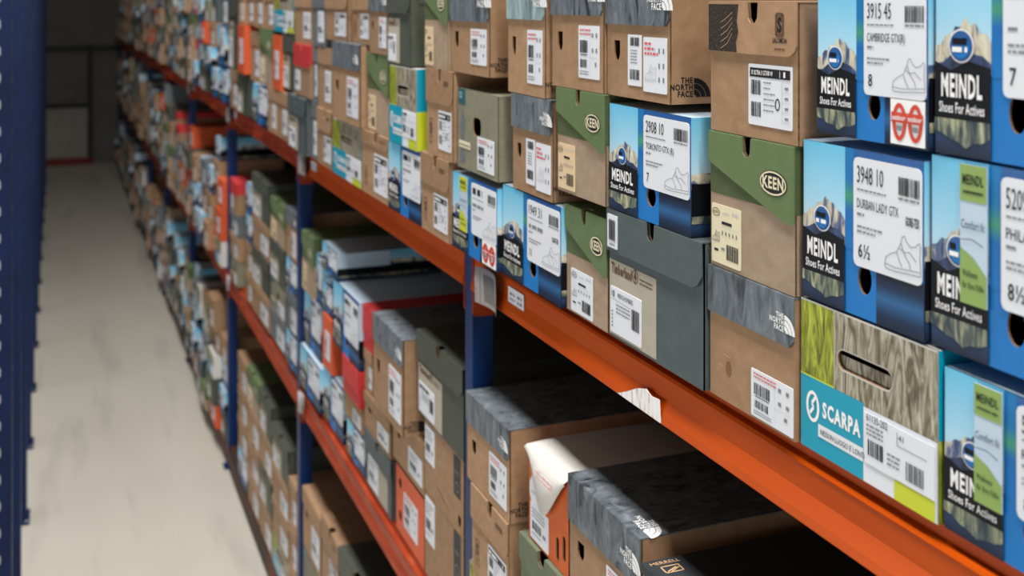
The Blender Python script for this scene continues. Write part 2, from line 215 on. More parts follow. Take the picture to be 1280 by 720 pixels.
('U', 'tnf', 6.6994, 6.9062, 1.8511, 1.9995, -0.0434, 'kraft box with grey lid, second up, fifth stack past third blue post, upper shelf', {}),
('U', 'keen', 6.6994, 6.9025, 2.0001, 2.1205, -0.0199, 'brown box with green lid, third up, fifth stack past third blue post, upper shelf', {}),
('U', 'meindl', 6.6994, 6.904, 2.1211, 2.2416, -0.0138, 'blue mountain picture box, fourth up, fifth stack past third blue post, upper shelf', {}),
('M', 'meindl', 6.7132, 6.907, 0.9356, 1.088, -0.0151, 'blue mountain picture box, first up, seventh stack past third blue post, middle shelf', {}),
('M', 'red', 6.7132, 6.9108, 1.0886, 1.2064, -0.0178, 'kraft box with red lid, second up, seventh stack past third blue post, middle shelf', {}),
('M', 'timber', 6.7132, 6.9091, 1.207, 1.3296, -0.0072, 'dark grey-green box, third up, seventh stack past third blue post, middle shelf', {}),
('B', 'timber', 6.7405, 6.9311, 0.1056, 0.256, -0.0156, 'dark grey-green box, first up, seventh stack past third blue post, bottom shelf', {}),
('B', 'timber', 6.7405, 6.9294, 0.2566, 0.3682, -0.0157, 'dark grey-green box, second up, seventh stack past third blue post, bottom shelf', {}),
('B', 'salomon', 6.7405, 6.9314, 0.3688, 0.5088, -0.0026, 'kraft box with flap, third up, seventh stack past third blue post, bottom shelf', {}),
('B', 'meindl', 6.7405, 6.9306, 0.5094, 0.6502, 0.0061, 'blue mountain picture box, fourth up, seventh stack past third blue post, bottom shelf', {}),
('M', 'tnf', 6.9248, 7.1097, 0.9356, 1.058, -0.0321, 'kraft box with grey lid, first up, eighth stack past third blue post, middle shelf', {}),
('M', 'timber', 6.9248, 7.1057, 1.0586, 1.1959, -0.0148, 'dark grey-green box, second up, eighth stack past third blue post, middle shelf', {}),
('M', 'timber', 6.9248, 7.1087, 1.1965, 1.3118, -0.0351, 'dark grey-green box, third up, eighth stack past third blue post, middle shelf', {}),
('M', 'orange', 6.9248, 7.1093, 1.3124, 1.4498, -0.0045, 'orange box, fourth up, eighth stack past third blue post, middle shelf', {}),
('U', 'timber', 6.9414, 7.15, 1.7296, 1.8598, -0.0423, 'dark grey-green box, first up, sixth stack past third blue post, upper shelf', {}),
('U', 'timber', 6.9414, 7.1478, 1.8604, 1.9746, -0.0355, 'dark grey-green box, second up, sixth stack past third blue post, upper shelf', {}),
('U', 'olive', 6.9414, 7.1447, 1.9752, 2.1274, -0.0179, 'olive-grey box, third up, sixth stack past third blue post, upper shelf', {}),
('U', 'kraft', 6.9414, 7.1451, 2.128, 2.2662, -0.0469, 'plain kraft box, fourth up, sixth stack past third blue post, upper shelf', {}),
('B', 'timber', 6.965, 7.1356, 0.1056, 0.231, -0.0248, 'dark grey-green box, first up, eighth stack past third blue post, bottom shelf', {}),
('B', 'salomon', 6.965, 7.1404, 0.2316, 0.3466, -0.0274, 'kraft box with flap, second up, eighth stack past third blue post, bottom shelf', {}),
('B', 'grey', 6.965, 7.1406, 0.3472, 0.4673, -0.0035, 'slate grey box, third up, eighth stack past third blue post, bottom shelf', {}),
('B', 'keen', 6.965, 7.1382, 0.4679, 0.6116, -0.0192, 'brown box with green lid, fourth up, eighth stack past third blue post, bottom shelf', {}),
('M', 'kraft', 7.203, 7.3871, 0.9356, 1.0615, -0.0254, 'plain kraft box, first up, first stack past fourth blue post, middle shelf', {}),
('M', 'orange', 7.203, 7.3944, 1.0621, 1.1967, -0.023, 'orange box, second up, first stack past fourth blue post, middle shelf', {}),
('M', 'tnf', 7.203, 7.3909, 1.1973, 1.3155, -0.0243, 'kraft box with grey lid, third up, first stack past fourth blue post, middle shelf', {}),
('B', 'salomon', 7.203, 7.3826, 0.1056, 0.2181, 0.0044, 'kraft box with flap, first up, first stack past fourth blue post, bottom shelf', {}),
('B', 'meindl', 7.203, 7.3852, 0.2187, 0.37, -0.0191, 'blue mountain picture box, second up, first stack past fourth blue post, bottom shelf', {}),
('B', 'scarpa', 7.203, 7.3858, 0.3706, 0.5098, -0.0093, 'teal and white box, third up, first stack past fourth blue post, bottom shelf', {}),
('B', 'tnf', 7.203, 7.3821, 0.5104, 0.6572, -0.0047, 'kraft box with grey lid, fourth up, first stack past fourth blue post, bottom shelf', {}),
('U', 'keen', 7.2143, 7.396, 1.7296, 1.8402, -0.039, 'brown box with green lid, first up, first stack past fourth blue post, upper shelf', {}),
('U', 'tnf', 7.2143, 7.3957, 1.8408, 1.9764, -0.0548, 'kraft box with grey lid, second up, first stack past fourth blue post, upper shelf', {}),
('U', 'meindl', 7.2143, 7.3964, 1.977, 2.0892, -0.0327, 'blue mountain picture box, third up, first stack past fourth blue post, upper shelf', {}),
('U', 'meindl', 7.2143, 7.3949, 2.0898, 2.2069, -0.0495, 'blue mountain picture box, fourth up, first stack past fourth blue post, upper shelf', {}),
('U', 'meindl', 7.2143, 7.396, 2.2075, 2.3313, -0.0378, 'blue mountain picture box, fifth up, first stack past fourth blue post, upper shelf', {}),
('M', 'tnf', 7.407, 7.5996, 0.9356, 1.0431, -0.0381, 'kraft box with grey lid, first up, second stack past fourth blue post, middle shelf', {}),
('M', 'kraft', 7.407, 7.5948, 1.0437, 1.1805, -0.0276, 'plain kraft box, second up, second stack past fourth blue post, middle shelf', {}),
('M', 'meindl', 7.407, 7.6016, 1.1811, 1.2947, -0.024, 'blue mountain picture box, third up, second stack past fourth blue post, middle shelf', {}),
('M', 'red', 7.407, 7.5978, 1.2953, 1.4052, -0.0351, 'kraft box with red lid, fourth up, second stack past fourth blue post, middle shelf', {}),
('B', 'meindl', 7.42, 7.5917, 0.1056, 0.2179, -0.015, 'blue mountain picture box, first up, second stack past fourth blue post, bottom shelf', {}),
('B', 'timber', 7.42, 7.5896, 0.2185, 0.3493, -0.0372, 'dark grey-green box, second up, second stack past fourth blue post, bottom shelf', {}),
('B', 'scarpa', 7.42, 7.5934, 0.3499, 0.4704, -0.0207, 'teal and white box, third up, second stack past fourth blue post, bottom shelf', {}),
('B', 'meindl', 7.42, 7.5936, 0.471, 0.5996, -0.0322, 'blue mountain picture box, fourth up, second stack past fourth blue post, bottom shelf', {}),
('U', 'salomon', 7.4289, 7.636, 1.7296, 1.8531, -0.0362, 'kraft box with flap, first up, second stack past fourth blue post, upper shelf', {}),
('U', 'keen', 7.4289, 7.6374, 1.8537, 1.9854, -0.0192, 'brown box with green lid, second up, second stack past fourth blue post, upper shelf', {}),
('U', 'timber', 7.4289, 7.6355, 1.986, 2.1003, -0.0205, 'dark grey-green box, third up, second stack past fourth blue post, upper shelf', {}),
('U', 'scarpa', 7.4289, 7.636, 2.1009, 2.2223, -0.0223, 'teal and white box, fourth up, second stack past fourth blue post, upper shelf', {}),
('B', 'meindl', 7.6084, 7.7886, 0.1056, 0.2529, -0.0157, 'blue mountain picture box, first up, third stack past fourth blue post, bottom shelf', {}),
('B', 'kraft', 7.6084, 7.7864, 0.2535, 0.3862, -0.0242, 'plain kraft box, second up, third stack past fourth blue post, bottom shelf', {}),
('B', 'tnf', 7.6084, 7.7883, 0.3868, 0.5215, 0.0001, 'kraft box with grey lid, third up, third stack past fourth blue post, bottom shelf', {}),
('U', 'scarpa', 7.6536, 7.836, 1.7296, 1.8606, -0.03, 'teal and white box, first up, third stack past fourth blue post, upper shelf', {}),
('U', 'grey', 7.6536, 7.8406, 1.8612, 2.0149, -0.031, 'slate grey box, second up, third stack past fourth blue post, upper shelf', {}),
('U', 'kraft', 7.6536, 7.8384, 2.0155, 2.1418, -0.0299, 'plain kraft box, third up, third stack past fourth blue post, upper shelf', {}),
('U', 'tnf', 7.6536, 7.8362, 2.1424, 2.2665, -0.0024, 'kraft box with grey lid, fourth up, third stack past fourth blue post, upper shelf', {}),
('M', 'salomon', 7.664, 7.8318, 0.9356, 1.0653, -0.0347, 'kraft box with flap, first up, third stack past fourth blue post, middle shelf', {}),
('M', 'grey', 7.664, 7.8331, 1.0659, 1.2066, -0.0317, 'slate grey box, second up, third stack past fourth blue post, middle shelf', {}),
('M', 'timber', 7.664, 7.8361, 1.2072, 1.3555, -0.0207, 'dark grey-green box, third up, third stack past fourth blue post, middle shelf', {}),
('M', 'red', 7.664, 7.8335, 1.3561, 1.4641, -0.0138, 'kraft box with red lid, fourth up, third stack past fourth blue post, middle shelf', {}),
('B', 'tnf', 7.853, 8.0507, 0.1056, 0.2135, -0.0159, 'kraft box with grey lid, first up, fourth stack past fourth blue post, bottom shelf', {}),
('B', 'timber', 7.853, 8.0536, 0.2141, 0.3356, 0.0027, 'dark grey-green box, second up, fourth stack past fourth blue post, bottom shelf', {}),
('B', 'timber', 7.853, 8.0521, 0.3362, 0.4905, 0.0046, 'dark grey-green box, third up, fourth stack past fourth blue post, bottom shelf', {}),
('B', 'meindl', 7.853, 8.0531, 0.4911, 0.6187, -0.0123, 'blue mountain picture box, fourth up, fourth stack past fourth blue post, bottom shelf', {}),
('U', 'meindl', 7.8745, 8.0496, 1.7296, 1.8834, -0.0213, 'blue mountain picture box, first up, fourth stack past fourth blue post, upper shelf', {}),
('U', 'meindl', 7.8745, 8.0455, 1.884, 2.0135, -0.0168, 'blue mountain picture box, second up, fourth stack past fourth blue post, upper shelf', {}),
('U', 'kraft', 7.8745, 8.0432, 2.0141, 2.1638, -0.0241, 'plain kraft box, third up, fourth stack past fourth blue post, upper shelf', {}),
('U', 'scarpa', 7.8745, 8.0452, 2.1644, 2.288, -0.0212, 'teal and white box, fourth up, fourth stack past fourth blue post, upper shelf', {}),
('M', 'kraft', 7.9002, 8.1088, 0.9356, 1.068, -0.0488, 'plain kraft box, first up, fourth stack past fourth blue post, middle shelf', {}),
('M', 'keen', 7.9002, 8.1056, 1.0686, 1.2188, -0.055, 'brown box with green lid, second up, fourth stack past fourth blue post, middle shelf', {}),
('M', 'salomon', 7.9002, 8.1059, 1.2194, 1.3711, -0.0406, 'kraft box with flap, third up, fourth stack past fourth blue post, middle shelf', {}),
('B', 'olive', 8.0699, 8.2509, 0.1056, 0.2365, -0.0225, 'olive-grey box, first up, fifth stack past fourth blue post, bottom shelf', {}),
('B', 'meindl', 8.0699, 8.252, 0.2371, 0.3859, -0.0251, 'blue mountain picture box, second up, fifth stack past fourth blue post, bottom shelf', {}),
('B', 'timber', 8.0699, 8.2513, 0.3865, 0.5233, -0.0303, 'dark grey-green box, third up, fifth stack past fourth blue post, bottom shelf', {}),
('U', 'kraft', 8.0825, 8.2788, 1.7296, 1.8526, 0.0047, 'plain kraft box, first up, fifth stack past fourth blue post, upper shelf', {}),
('U', 'kraft', 8.0825, 8.2788, 1.8532, 1.9824, 0.0047, 'plain kraft box, second up, fifth stack past fourth blue post, upper shelf', {}),
('U', 'keen', 8.0825, 8.2798, 1.983, 2.0984, -0.0284, 'brown box with green lid, third up, fifth stack past fourth blue post, upper shelf', {}),
('U', 'olive', 8.0825, 8.278, 2.099, 2.2283, -0.0241, 'olive-grey box, fourth up, fifth stack past fourth blue post, upper shelf', {}),
('U', 'olive', 8.0825, 8.2833, 2.2289, 2.3823, 0.0044, 'olive-grey box, fifth up, fifth stack past fourth blue post, upper shelf', {}),
('M', 'meindl', 8.172, 8.3674, 0.9356, 1.0724, -0.029, 'blue mountain picture box, first up, fifth stack past fourth blue post, middle shelf', {}),
('M', 'meindl', 8.172, 8.3622, 1.073, 1.2201, -0.0519, 'blue mountain picture box, second up, fifth stack past fourth blue post, middle shelf', {}),
('M', 'keen', 8.172, 8.3623, 1.2207, 1.3364, -0.0454, 'brown box with green lid, third up, fifth stack past fourth blue post, middle shelf', {}),
('M', 'timber', 8.172, 8.3653, 1.337, 1.4501, -0.0291, 'dark grey-green box, fourth up, fifth stack past fourth blue post, middle shelf', {}),
('B', 'grey', 8.2595, 8.4283, 0.1056, 0.2182, -0.0284, 'slate grey box, first up, sixth stack past fourth blue post, bottom shelf', {}),
('B', 'timber', 8.2595, 8.4277, 0.2188, 0.3702, -0.0071, 'dark grey-green box, second up, sixth stack past fourth blue post, bottom shelf', {}),
('B', 'salomon', 8.2595, 8.4294, 0.3708, 0.4855, -0.0097, 'kraft box with flap, third up, sixth stack past fourth blue post, bottom shelf', {}),
('B', 'meindl', 8.2595, 8.426, 0.4861, 0.6355, -0.0325, 'blue mountain picture box, fourth up, sixth stack past fourth blue post, bottom shelf', {}),
('U', 'meindl', 8.3466, 8.5146, 1.7296, 1.8809, -0.0031, 'blue mountain picture box, first up, sixth stack past fourth blue post, upper shelf', {}),
('U', 'tnf', 8.3466, 8.5138, 1.8815, 2.03, -0.0295, 'kraft box with grey lid, second up, sixth stack past fourth blue post, upper shelf', {}),
('U', 'timber', 8.3466, 8.5118, 2.0306, 2.1493, -0.0268, 'dark grey-green box, third up, sixth stack past fourth blue post, upper shelf', {}),
('U', 'tnf', 8.3466, 8.5133, 2.1499, 2.2965, -0.0058, 'kraft box with grey lid, fourth up, sixth stack past fourth blue post, upper shelf', {}),
('M', 'meindl', 8.4294, 8.6223, 0.9356, 1.0866, -0.0436, 'blue mountain picture box, first up, sixth stack past fourth blue post, middle shelf', {}),
('M', 'meindl', 8.4294, 8.6248, 1.0872, 1.2026, -0.0164, 'blue mountain picture box, second up, sixth stack past fourth blue post, middle shelf', {}),
('M', 'olive', 8.4294, 8.6233, 1.2032, 1.3181, -0.0397, 'olive-grey box, third up, sixth stack past fourth blue post, middle shelf', {}),
('M', 'kraft', 8.4294, 8.6213, 1.3187, 1.4544, -0.014, 'plain kraft box, fourth up, sixth stack past fourth blue post, middle shelf', {}),
('M', 'grey', 8.4294, 8.6197, 1.455, 1.5949, -0.0298, 'slate grey box, fifth up, sixth stack past fourth blue post, middle shelf', {}),
('B', 'tnf', 8.4931, 8.6559, 0.1056, 0.2135, -0.0217, 'kraft box with grey lid, first up, seventh stack past fourth blue post, bottom shelf', {})]
FAR = [
('salomon', 8.4931, 8.6606, 0.2141, 0.3217, -0.0185),
('tnf', 8.4931, 8.6574, 0.3223, 0.4304, -0.0257),
('salomon', 8.4931, 8.6542, 0.431, 0.5644, -0.0014),
('keen', 8.4931, 8.6581, 0.565, 0.6966, -0.0121),
('keen', 8.5481, 8.7441, 1.7296, 1.8431, -0.0074),
('keen', 8.5481, 8.738, 1.8437, 1.9718, -0.0044),
('keen', 8.5481, 8.7384, 1.9724, 2.0869, -0.0092),
('salomon', 8.5481, 8.74, 2.0875, 2.221, -0.0017),
('kraft', 8.5481, 8.7398, 2.2216, 2.3517, -0.0224),
('keen', 8.6304, 8.8349, 0.9356, 1.053, -0.0259),
('salomon', 8.6304, 8.8288, 1.0536, 1.1625, -0.0424),
('salomon', 8.6304, 8.836, 1.1631, 1.2867, -0.021),
('tnf', 8.6304, 8.8304, 1.2873, 1.4012, -0.0211),
('orange', 8.6304, 8.8286, 1.4018, 1.5123, -0.0391),
('meindl', 8.6654, 8.8308, 0.1056, 0.2575, -0.0247),
('tnf', 8.6654, 8.8302, 0.2581, 0.4035, -0.0309),
('keen', 8.6654, 8.8328, 0.4041, 0.5387, -0.0286),
('tnf', 8.7502, 8.9179, 1.7296, 1.879, -0.0401),
('timber', 8.7502, 8.9206, 1.8796, 2.0108, -0.0488),
('kraft', 8.7502, 8.9153, 2.0114, 2.1427, -0.0388),
('grey', 8.7502, 8.9154, 2.1433, 2.2835, -0.0245),
('scarpa', 8.895, 9.0592, 0.1056, 0.222, -0.0409),
('timber', 8.895, 9.0593, 0.2226, 0.3719, -0.0273),
('salomon', 8.895, 9.0593, 0.3725, 0.4824, -0.0458),
('grey', 8.895, 9.0596, 0.483, 0.6342, -0.0485),
('meindl', 8.8983, 9.1055, 0.9356, 1.048, -0.0166),
('keen', 8.8983, 9.1008, 1.0486, 1.2006, 0.0058),
('keen', 8.8983, 9.0995, 1.2012, 1.3222, -0.0192),
('timber', 8.8983, 9.1024, 1.3228, 1.4605, -0.0125),
('olive', 8.9848, 9.1919, 1.7296, 1.8519, -0.0346),
('kraft', 8.9848, 9.1862, 1.8525, 1.9913, -0.0389),
('scarpa', 8.9848, 9.1913, 1.9919, 2.1435, -0.0195),
('meindl', 8.9848, 9.1848, 2.1441, 2.293, -0.0354),
('meindl', 9.0916, 9.2651, 0.1056, 0.2244, 0.0005),
('meindl', 9.0916, 9.266, 0.225, 0.3519, 0.0078),
('salomon', 9.0916, 9.2685, 0.3525, 0.4971, -0.0206),
('tnf', 9.0916, 9.2675, 0.4977, 0.6229, 0.0112),
('meindl', 9.1098, 9.2881, 0.9356, 1.0792, -0.008),
('kraft', 9.1098, 9.2862, 1.0798, 1.2222, -0.024),
('meindl', 9.1098, 9.2861, 1.2228, 1.3348, 0.0002),
('meindl', 9.2244, 9.4301, 1.7296, 1.8837, -0.0201),
('orange', 9.2244, 9.429, 1.8843, 2.0067, -0.0191),
('red', 9.2244, 9.429, 2.0073, 2.1362, -0.0316),
('timber', 9.2244, 9.4308, 2.1368, 2.2736, 0.0023),
('timber', 9.2964, 9.4873, 0.9356, 1.0676, -0.0143),
('meindl', 9.2964, 9.4895, 1.0682, 1.1758, -0.0383),
('meindl', 9.2964, 9.4874, 1.1764, 1.3226, -0.0204),
('salomon', 9.2964, 9.4934, 1.3232, 1.4548, -0.0315),
('meindl', 9.3318, 9.5102, 0.1056, 0.2582, -0.0045),
('keen', 9.3318, 9.5102, 0.2588, 0.3777, -0.0174),
('salomon', 9.3318, 9.5102, 0.3783, 0.5062, -0.0103),
('red', 9.3318, 9.5114, 0.5068, 0.6215, -0.0295),
('keen', 9.4377, 9.6425, 1.7296, 1.8497, -0.0002),
('salomon', 9.4377, 9.645, 1.8503, 1.9895, -0.0151),
('meindl', 9.4377, 9.6486, 1.9901, 2.1217, -0.0045),
('olive', 9.4377, 9.6421, 2.1223, 2.2324, -0.0231),
('keen', 9.5011, 9.6862, 0.9356, 1.0758, -0.0068),
('kraft', 9.5011, 9.683, 1.0764, 1.2026, 0.0027),
('tnf', 9.5011, 9.6866, 1.2032, 1.3305, -0.016),
('grey', 9.5011, 9.686, 1.3311, 1.4586, -0.0114),
('meindl', 9.575, 9.7765, 0.1056, 0.2205, -0.021),
('timber', 9.575, 9.7721, 0.2211, 0.3581, -0.0213),
('salomon', 9.575, 9.7743, 0.3587, 0.4898, 0.0021),
('salomon', 9.575, 9.7762, 0.4904, 0.6421, -0.0074),
('grey', 9.6613, 9.8711, 1.7296, 1.8401, -0.0227),
('meindl', 9.6613, 9.8691, 1.8407, 1.9949, 0.0063),
('timber', 9.6613, 9.8637, 1.9955, 2.1089, -0.0015),
('salomon', 9.6613, 9.8696, 2.1095, 2.2625, -0.0252),
('olive', 9.695, 9.8982, 0.9356, 1.0446, -0.017),
('scarpa', 9.695, 9.9017, 1.0452, 1.1738, -0.0297),
('meindl', 9.695, 9.9015, 1.1744, 1.3181, -0.0313),
('meindl', 9.695, 9.9031, 1.3187, 1.4677, -0.0175),
('tnf', 9.7917, 9.9793, 0.1056, 0.2449, -0.0112),
('meindl', 9.7917, 9.9757, 0.2455, 0.3891, -0.0297),
('tnf', 9.7917, 9.9808, 0.3897, 0.5039, -0.0167),
('kraft', 9.7917, 9.98, 0.5045, 0.6203, -0.0224),
('kraft', 9.8832, 10.0756, 1.7296, 1.8497, -0.0328),
('orange', 9.8832, 10.0698, 1.8503, 1.9584, -0.0153),
('salomon', 9.8832, 10.0768, 1.959, 2.0906, 0.0002),
('meindl', 9.8832, 10.0733, 2.0912, 2.2371, -0.0098),
('olive', 9.9672, 10.1359, 0.9356, 1.0506, -0.0043),
('keen', 9.9672, 10.1327, 1.0512, 1.2034, -0.0328),
('salomon', 9.9672, 10.1316, 1.204, 1.3206, -0.0033),
('grey', 9.9672, 10.137, 1.3212, 1.4631, -0.0289),
('tnf', 9.9855, 10.1509, 0.1056, 0.2468, -0.0421),
('salomon', 9.9855, 10.1451, 0.2474, 0.3885, -0.0374),
('scarpa', 9.9855, 10.145, 0.3891, 0.5183, -0.0185),
('salomon', 9.9855, 10.1489, 0.5189, 0.6325, -0.0439),
('orange', 10.1096, 10.3179, 1.7296, 1.8785, -0.0272),
('tnf', 10.1096, 10.321, 1.8791, 2.0028, -0.0199),
('grey', 10.1096, 10.3198, 2.0034, 2.1402, -0.0408),
('kraft', 10.1096, 10.3171, 2.1408, 2.2522, -0.0363),
('meindl', 10.1419, 10.3139, 0.9356, 1.0635, -0.0091),
('salomon', 10.1419, 10.3131, 1.0641, 1.1933, -0.0178),
('meindl', 10.1419, 10.3155, 1.1939, 1.3016, 0.0056),
('kraft', 10.1419, 10.3136, 1.3022, 1.4365, 0.0034),
('grey', 10.1639, 10.3703, 0.1056, 0.2318, 0.0006),
('grey', 10.1639, 10.37, 0.2324, 0.3452, -0.0001),
('meindl', 10.1639, 10.3704, 0.3458, 0.4851, -0.0206),
('salomon', 10.1639, 10.3658, 0.4857, 0.6024, -0.0164),
('meindl', 10.3331, 10.5183, 1.7296, 1.8372, -0.013),
('salomon', 10.3331, 10.519, 1.8378, 1.9709, -0.0463),
('keen', 10.3331, 10.523, 1.9715, 2.0891, -0.0475),
('timber', 10.3331, 10.5241, 2.0897, 2.2194, -0.024),
('tnf', 10.3331, 10.5254, 2.22, 2.3639, -0.0381),
('keen', 10.381, 10.5251, 0.9356, 1.0725, -0.0138),
('salomon', 10.381, 10.5236, 1.0731, 1.1993, -0.037),
('kraft', 10.381, 10.5217, 1.1999, 1.3287, -0.0274),
('olive', 10.381, 10.5239, 1.3293, 1.4778, -0.018),
('grey', 10.5581, 10.7452, 1.7296, 1.882, -0.027),
('grey', 10.5581, 10.7443, 1.8826, 2.0237, -0.0326),
('meindl', 10.5581, 10.7446, 2.0243, 2.1655, -0.0487),
('tnf', 10.5581, 10.7447, 2.1661, 2.3038, -0.0243),
('meindl', 10.587, 10.7946, 0.9356, 1.0877, -0.0132),
('grey', 10.587, 10.7916, 1.0883, 1.2227, -0.0246),
('kraft', 10.587, 10.7921, 1.2233, 1.3315, -0.0132),
('meindl', 10.587, 10.7939, 1.3321, 1.484, 0.0037),
('salomon', 10.587, 10.7602, 0.1056, 0.2467, -0.0037),
('tnf', 10.587, 10.7594, 0.2473, 0.3817, -0.033),
('grey', 10.587, 10.7587, 0.3823, 0.5205, -0.0355),
('tnf', 10.587, 10.7601, 0.5211, 0.6571, -0.002),
('meindl', 10.7695, 10.9672, 0.1056, 0.2456, -0.0181),
('timber', 10.7695, 10.9645, 0.2462, 0.364, -0.0507),
('meindl', 10.7695, 10.9662, 0.3646, 0.492, -0.0291),
('scarpa', 10.7695, 10.968, 0.4926, 0.639, -0.0315),
('kraft', 10.8124, 11.0067, 1.7296, 1.8607, -0.0094),
('kraft', 10.8124, 11.0013, 1.8613, 2.001, -0.0065),
('salomon', 10.8124, 11.0065, 2.0016, 2.1416, -0.0356),
('tnf', 10.8124, 11.0032, 2.1422, 2.2795, -0.0251),
('kraft', 10.8574, 11.0579, 0.9356, 1.0559, -0.0528),
('red', 10.8574, 11.0577, 1.0565, 1.2069, -0.0341),
('kraft', 10.8574, 11.0543, 1.2075, 1.3292, -0.0212),
('kraft', 10.8574, 11.0572, 1.3298, 1.4475, -0.0384),
('red', 10.9781, 11.1581, 0.1056, 0.2151, -0.0006),
('keen', 10.9781, 11.1574, 0.2157, 0.3313, 0.0046),
('salomon', 10.9781, 11.1612, 0.3319, 0.4648, 0.0044),
('tnf', 10.9781, 11.1601, 0.4654, 0.5891, -0.0231),
('kraft', 11.0108, 11.198, 1.7296, 1.8745, -0.0233),
('timber', 11.0108, 11.1993, 1.8751, 1.9868, -0.0545),
('tnf', 11.0108, 11.2033, 1.9874, 2.1067, -0.0264),
('salomon', 11.0108, 11.1974, 2.1073, 2.2502, -0.0303),
('red', 11.0625, 11.2594, 0.9356, 1.0883, -0.0251),
('kraft', 11.0625, 11.2637, 1.0889, 1.2337, -0.0322),
('salomon', 11.0625, 11.2623, 1.2343, 1.3674, -0.021),
('meindl', 11.0625, 11.263, 1.368, 1.5123, -0.0395),
('keen', 11.1685, 11.363, 0.1056, 0.2455, -0.0231),
('grey', 11.1685, 11.3611, 0.2461, 0.3676, -0.0313),
('scarpa', 11.1685, 11.3615, 0.3682, 0.4869, -0.0274),
('keen', 11.1685, 11.3646, 0.4875, 0.6306, -0.0324),
('keen', 11.2372, 11.4413, 1.7296, 1.8667, -0.0526),
('kraft', 11.2372, 11.4375, 1.8673, 1.9867, -0.0304),
('meindl', 11.2372, 11.4403, 1.9873, 2.1009, -0.0532),
('olive', 11.2372, 11.4385, 2.1015, 2.2405, -0.0475),
('timber', 11.278, 11.4863, 0.9356, 1.0598, -0.0175),
('keen', 11.278, 11.4873, 1.0604, 1.1971, -0.0053),
('kraft', 11.278, 11.4835, 1.1977, 1.3488, -0.027),
('salomon', 11.278, 11.4874, 1.3494, 1.4993, -0.0099),
('tnf', 11.3978, 11.6006, 0.1056, 0.2359, -0.0544),
('red', 11.3978, 11.5951, 0.2365, 0.3531, -0.0454),
('meindl', 11.3978, 11.5999, 0.3537, 0.4687, -0.0397),
('tnf', 11.3978, 11.5991, 0.4693, 0.5846, -0.0549),
('meindl', 11.3978, 11.5971, 0.5852, 0.7387, -0.0535),
('tnf', 11.5045, 11.6816, 1.7296, 1.8516, -0.0041),
('kraft', 11.5045, 11.6738, 1.8522, 1.9812, -0.0195),
('meindl', 11.5045, 11.6742, 1.9818, 2.1359, -0.0302),
('timber', 11.5045, 11.6758, 2.1365, 2.2538, -0.0345),
('salomon', 11.5522, 11.7144, 0.9356, 1.0478, -0.0175),
('salomon', 11.5522, 11.7127, 1.0484, 1.177, -0.0407),
('keen', 11.5522, 11.7088, 1.1776, 1.3101, -0.0242),
('timber', 11.5522, 11.7104, 1.3107, 1.4552, -0.0411),
('grey', 11.5522, 11.715, 1.4558, 1.5881, -0.0241),
('meindl', 11.6648, 11.8359, 0.1056, 0.2281, 0.0035),
('orange', 11.6648, 11.839, 0.2287, 0.3656, -0.0061),
('keen', 11.6648, 11.8408, 0.3662, 0.4852, -0.0027),
('keen', 11.6648, 11.8396, 0.4858, 0.6118, -0.0189),
('salomon', 11.6937, 11.8974, 1.7296, 1.8701, -0.008),
('keen', 11.6937, 11.9004, 1.8707, 1.9966, -0.0258),
('salomon', 11.6937, 11.901, 1.9972, 2.1258, 0.0002),
('tnf', 11.6937, 11.9044, 2.1264, 2.2514, 0.0043),
('salomon', 11.7199, 11.8942, 0.9356, 1.065, -0.0297),
('tnf', 11.7199, 11.8936, 1.0656, 1.1807, -0.0492),
('meindl', 11.7199, 11.8894, 1.1813, 1.3214, -0.031),
('kraft', 11.7199, 11.8907, 1.322, 1.447, -0.019),
('olive', 11.9021, 12.0962, 0.9356, 1.0868, -0.004),
('salomon', 11.9021, 12.0912, 1.0874, 1.2175, -0.0319),
('olive', 11.9021, 12.0917, 1.2181, 1.3549, -0.0297),
('salomon', 11.903, 12.1032, 0.1056, 0.2479, -0.0143),
('salomon', 11.903, 12.1039, 0.2485, 0.3726, -0.0147),
('kraft', 11.903, 12.1079, 0.3732, 0.498, -0.0188),
('kraft', 11.903, 12.1018, 0.4986, 0.611, -0.0053),
('grey', 11.903, 12.1066, 0.6116, 0.7522, -0.0261),
('meindl', 11.9164, 12.1182, 1.7296, 1.8506, -0.0231),
('tnf', 11.9164, 12.1179, 1.8512, 1.9995, -0.0125),
('tnf', 11.9164, 12.1209, 2.0001, 2.1204, -0.0153),
('scarpa', 11.9164, 12.1193, 2.121, 2.2596, 0.0082),
('tnf', 12.109, 12.2167, 0.9356, 1.0629, -0.012),
('kraft', 12.109, 12.2111, 1.0635, 1.2098, -0.0298),
('olive', 12.109, 12.2138, 1.2104, 1.3588, -0.0067),
('olive', 12.109, 12.2133, 1.3594, 1.504, -0.0348),
('kraft', 12.1333, 12.3108, 1.7296, 1.8384, -0.0193),
('timber', 12.1333, 12.3175, 1.839, 1.9906, -0.0347),
('meindl', 12.1333, 12.3121, 1.9912, 2.1424, -0.0258),
('salomon', 12.1333, 12.3108, 2.143, 2.2807, -0.0245),
('grey', 12.279, 12.4681, 0.9356, 1.0846, -0.011),
('tnf', 12.279, 12.464, 1.0852, 1.1977, -0.0249),
('tnf', 12.279, 12.464, 1.1983, 1.3343, -0.0033),
('salomon', 12.279, 12.4658, 1.3349, 1.4711, -0.0091),
('keen', 12.279, 12.4619, 0.1056, 0.2453, -0.0492),
('tnf', 12.279, 12.4631, 0.2459, 0.3722, -0.0236),
('meindl', 12.279, 12.4602, 0.3728, 0.4905, -0.0541),
('kraft', 12.279, 12.4658, 0.4911, 0.6387, -0.0358),
('salomon', 12.3801, 12.5476, 1.7296, 1.8829, -0.0165),
('olive', 12.3801, 12.5482, 1.8835, 2.0136, -0.0169),
('keen', 12.3801, 12.543, 2.0142, 2.1292, -0.0131),
